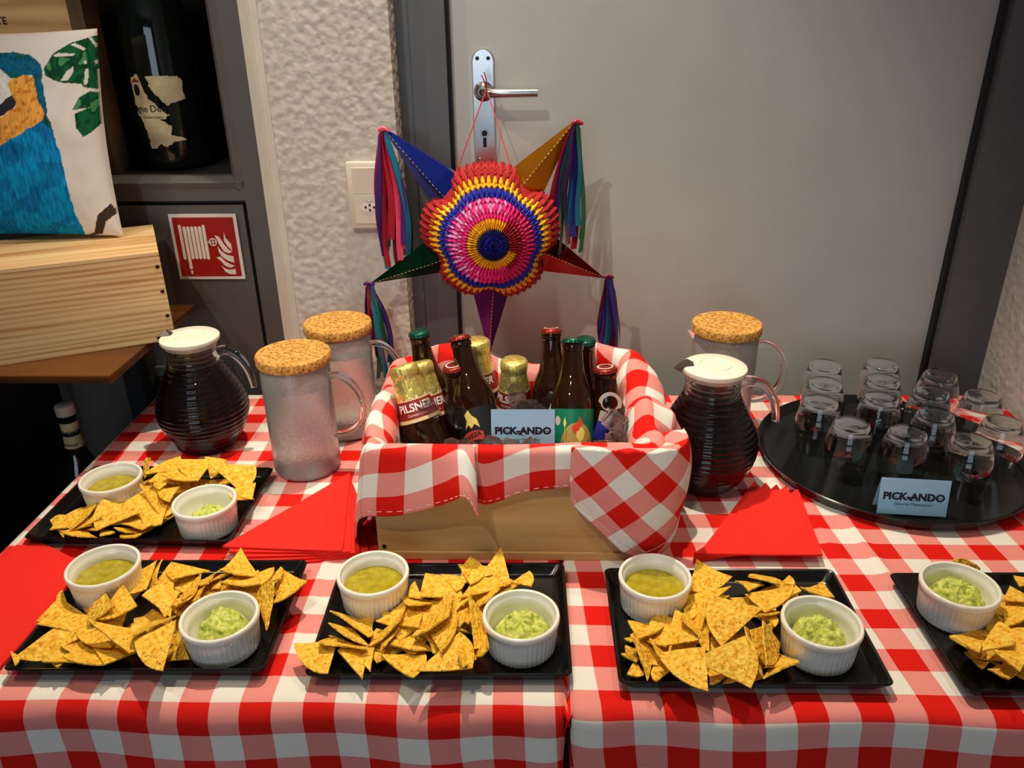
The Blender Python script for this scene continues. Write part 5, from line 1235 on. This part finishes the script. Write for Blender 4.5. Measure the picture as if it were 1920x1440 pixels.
for r1, ln, n, colr in rows:
    r1 *= PS; ln *= PS
    mb = MB(); rn = random.Random(int(r1*1e4))
    for i in range(n):
        th = 2*pi*(i+.5*(int(r1*1000) % 2))/n; dt = pi/n*1.15; j = rn.uniform(-.12, .12)*dt
        r0 = max(.001, r1-ln); rm_ = r1-ln*.30
        hgt = .003+.004*r1/RR+rn.uniform(0, .0015)
        v = [at(r0, th, .0), at(rm_, th-dt+j, hgt*.2), at(r1*.985, th-dt*.55+j, hgt*.5), at(r1+.001, th+j, hgt), at(r1*.985, th+dt*.55+j, hgt*.5), at(rm_, th+dt+j, hgt*.2), at((r0+r1)/2, th+j*.5, hgt*1.3+.0015)]
        ck = colr; ad = math.degrees(th) % 360
        if colr == 'mix': ck = 'pale' if (i % 2 == 0 and 60 < ad < 250) else ('magenta' if (ad < 50 or ad > 270) else 'pink')
        if colr == 'pale': ck = 'pale' if (70 < ad < 230 and i % 3) else ('magenta' if (ad < 60 or ad > 290) else 'pink')
        if colr == 'pink' and (ad < 55 or ad > 300): ck = 'red'
        if colr == 'yel': ck = 'red' if (ad < 52 or ad > 338) else 'yellow'
        mb.add(v, [(0, 1, 6), (1, 2, 6), (2, 3, 6), (3, 4, 6), (4, 5, 6), (5, 0, 6)], None, mats.index(ck))
    mb.build('tissue_row', [M['tissue_'+q] for q in mats], pn)
# solid backing of the rosette, so the paper has a body
MB().lathe([(0, .097), (.045, .090), (.078, .066), (.098, .040), (.101, .015), (.096, -.02), (.08, -.04), (0, -.045)], 40, facing((0, -.004, 0))).build('core', M['tissue_red'], pn, 60)
# tassels of curling ribbon
rc = ['purple', 'teal', 'red', 'green', 'pink', 'maroon', 'blue']
def tassel(tip, n, length, spread, lean, seq, sd):
    rn = random.Random(sd); tip = Vector(tip)-PC
    for i in range(n):
        k = (i+.5)/n-.5; Lr = length*rn.uniform(.72, 1.0); w_ = rn.uniform(.0045, .0065); x1 = spread*2*k+lean+rn.uniform(-.006, .006); ph = rn.random()*6; dy = rn.uniform(-.012, .008)
        def fn(u, v):
            t = u; ease = 1-(1-t)**2.5
            x = tip.x+x1*ease+.0035*sin(t*7+ph)*t; y = tip.y-.004+dy*ease+.003*cos(t*6+ph)*t; z = tip.z+.008*sin(pi*min(1, t*9))*(1-t)-Lr*t**1.05
            tw = ph*.5+t*2.2*sin(ph); c_ = (v-.5)*w_*2*(1 if t > .04 else .5); return (x+c_*cos(tw*.5), y+c_*sin(tw*.5), z)
        MB().grid(fn, 26, 1).build('ribbon', M['ribbon_'+rc[seq[i % len(seq)]]+'_'], pn, 180)
    # knot
    MB().tube([tip+Vector((-.008, -.002, .001)), tip+Vector((0, -.006, .006)), tip+Vector((.008, -.002, .001)), tip+Vector((0, .004, .0))], .0032, 6).build('knot', M['ribbon_'+rc[seq[0]]+'_'], pn, 60)
tassel((-.253, 1.362, 1.230), 16, .245, .031, .006, [4, 0, 1, 2, 5, 0, 3, 2, 4, 5, 4], 1)
tassel((.064, 1.362, 1.238), 16, .215, .028, -.010, [2, 0, 1, 3, 5, 0, 4, 1, 2, 0, 6], 2)
tassel((-.298, 1.352, .970), 11, .180, .022, .012, [0, 2, 1, 5, 3, 2, 2, 1, 3, 6], 3)
tassel((.124, 1.362, .978), 11, .170, .020, .006, [5, 0, 6, 1, 3, 0, 5, 2, 6], 4)
# hanging string looped round the lever
s0 = Vector((-.086, 1.438, 1.288))-PC
for e in ((-.137, 1.365, 1.160), (-.041, 1.365, 1.160)):
    MB().tube([s0+Vector((0, .004, .004)), s0+Vector((0, -.008, 0)), Vector(e)-PC], .0011, 6).build('string', M['string'], pn, 60)
MB().tube([s0+Vector((0, -.006, 0)), s0+Vector((-.004, -.012, .014)), s0+Vector((-.008, -.010, .022))], .0011, 6).tube([s0+Vector((0, -.006, 0)), s0+Vector((.000, -.012, .016)), s0+Vector((-.003, -.010, .026))], .0011, 6).build('string_end', M['string'], pn, 60)
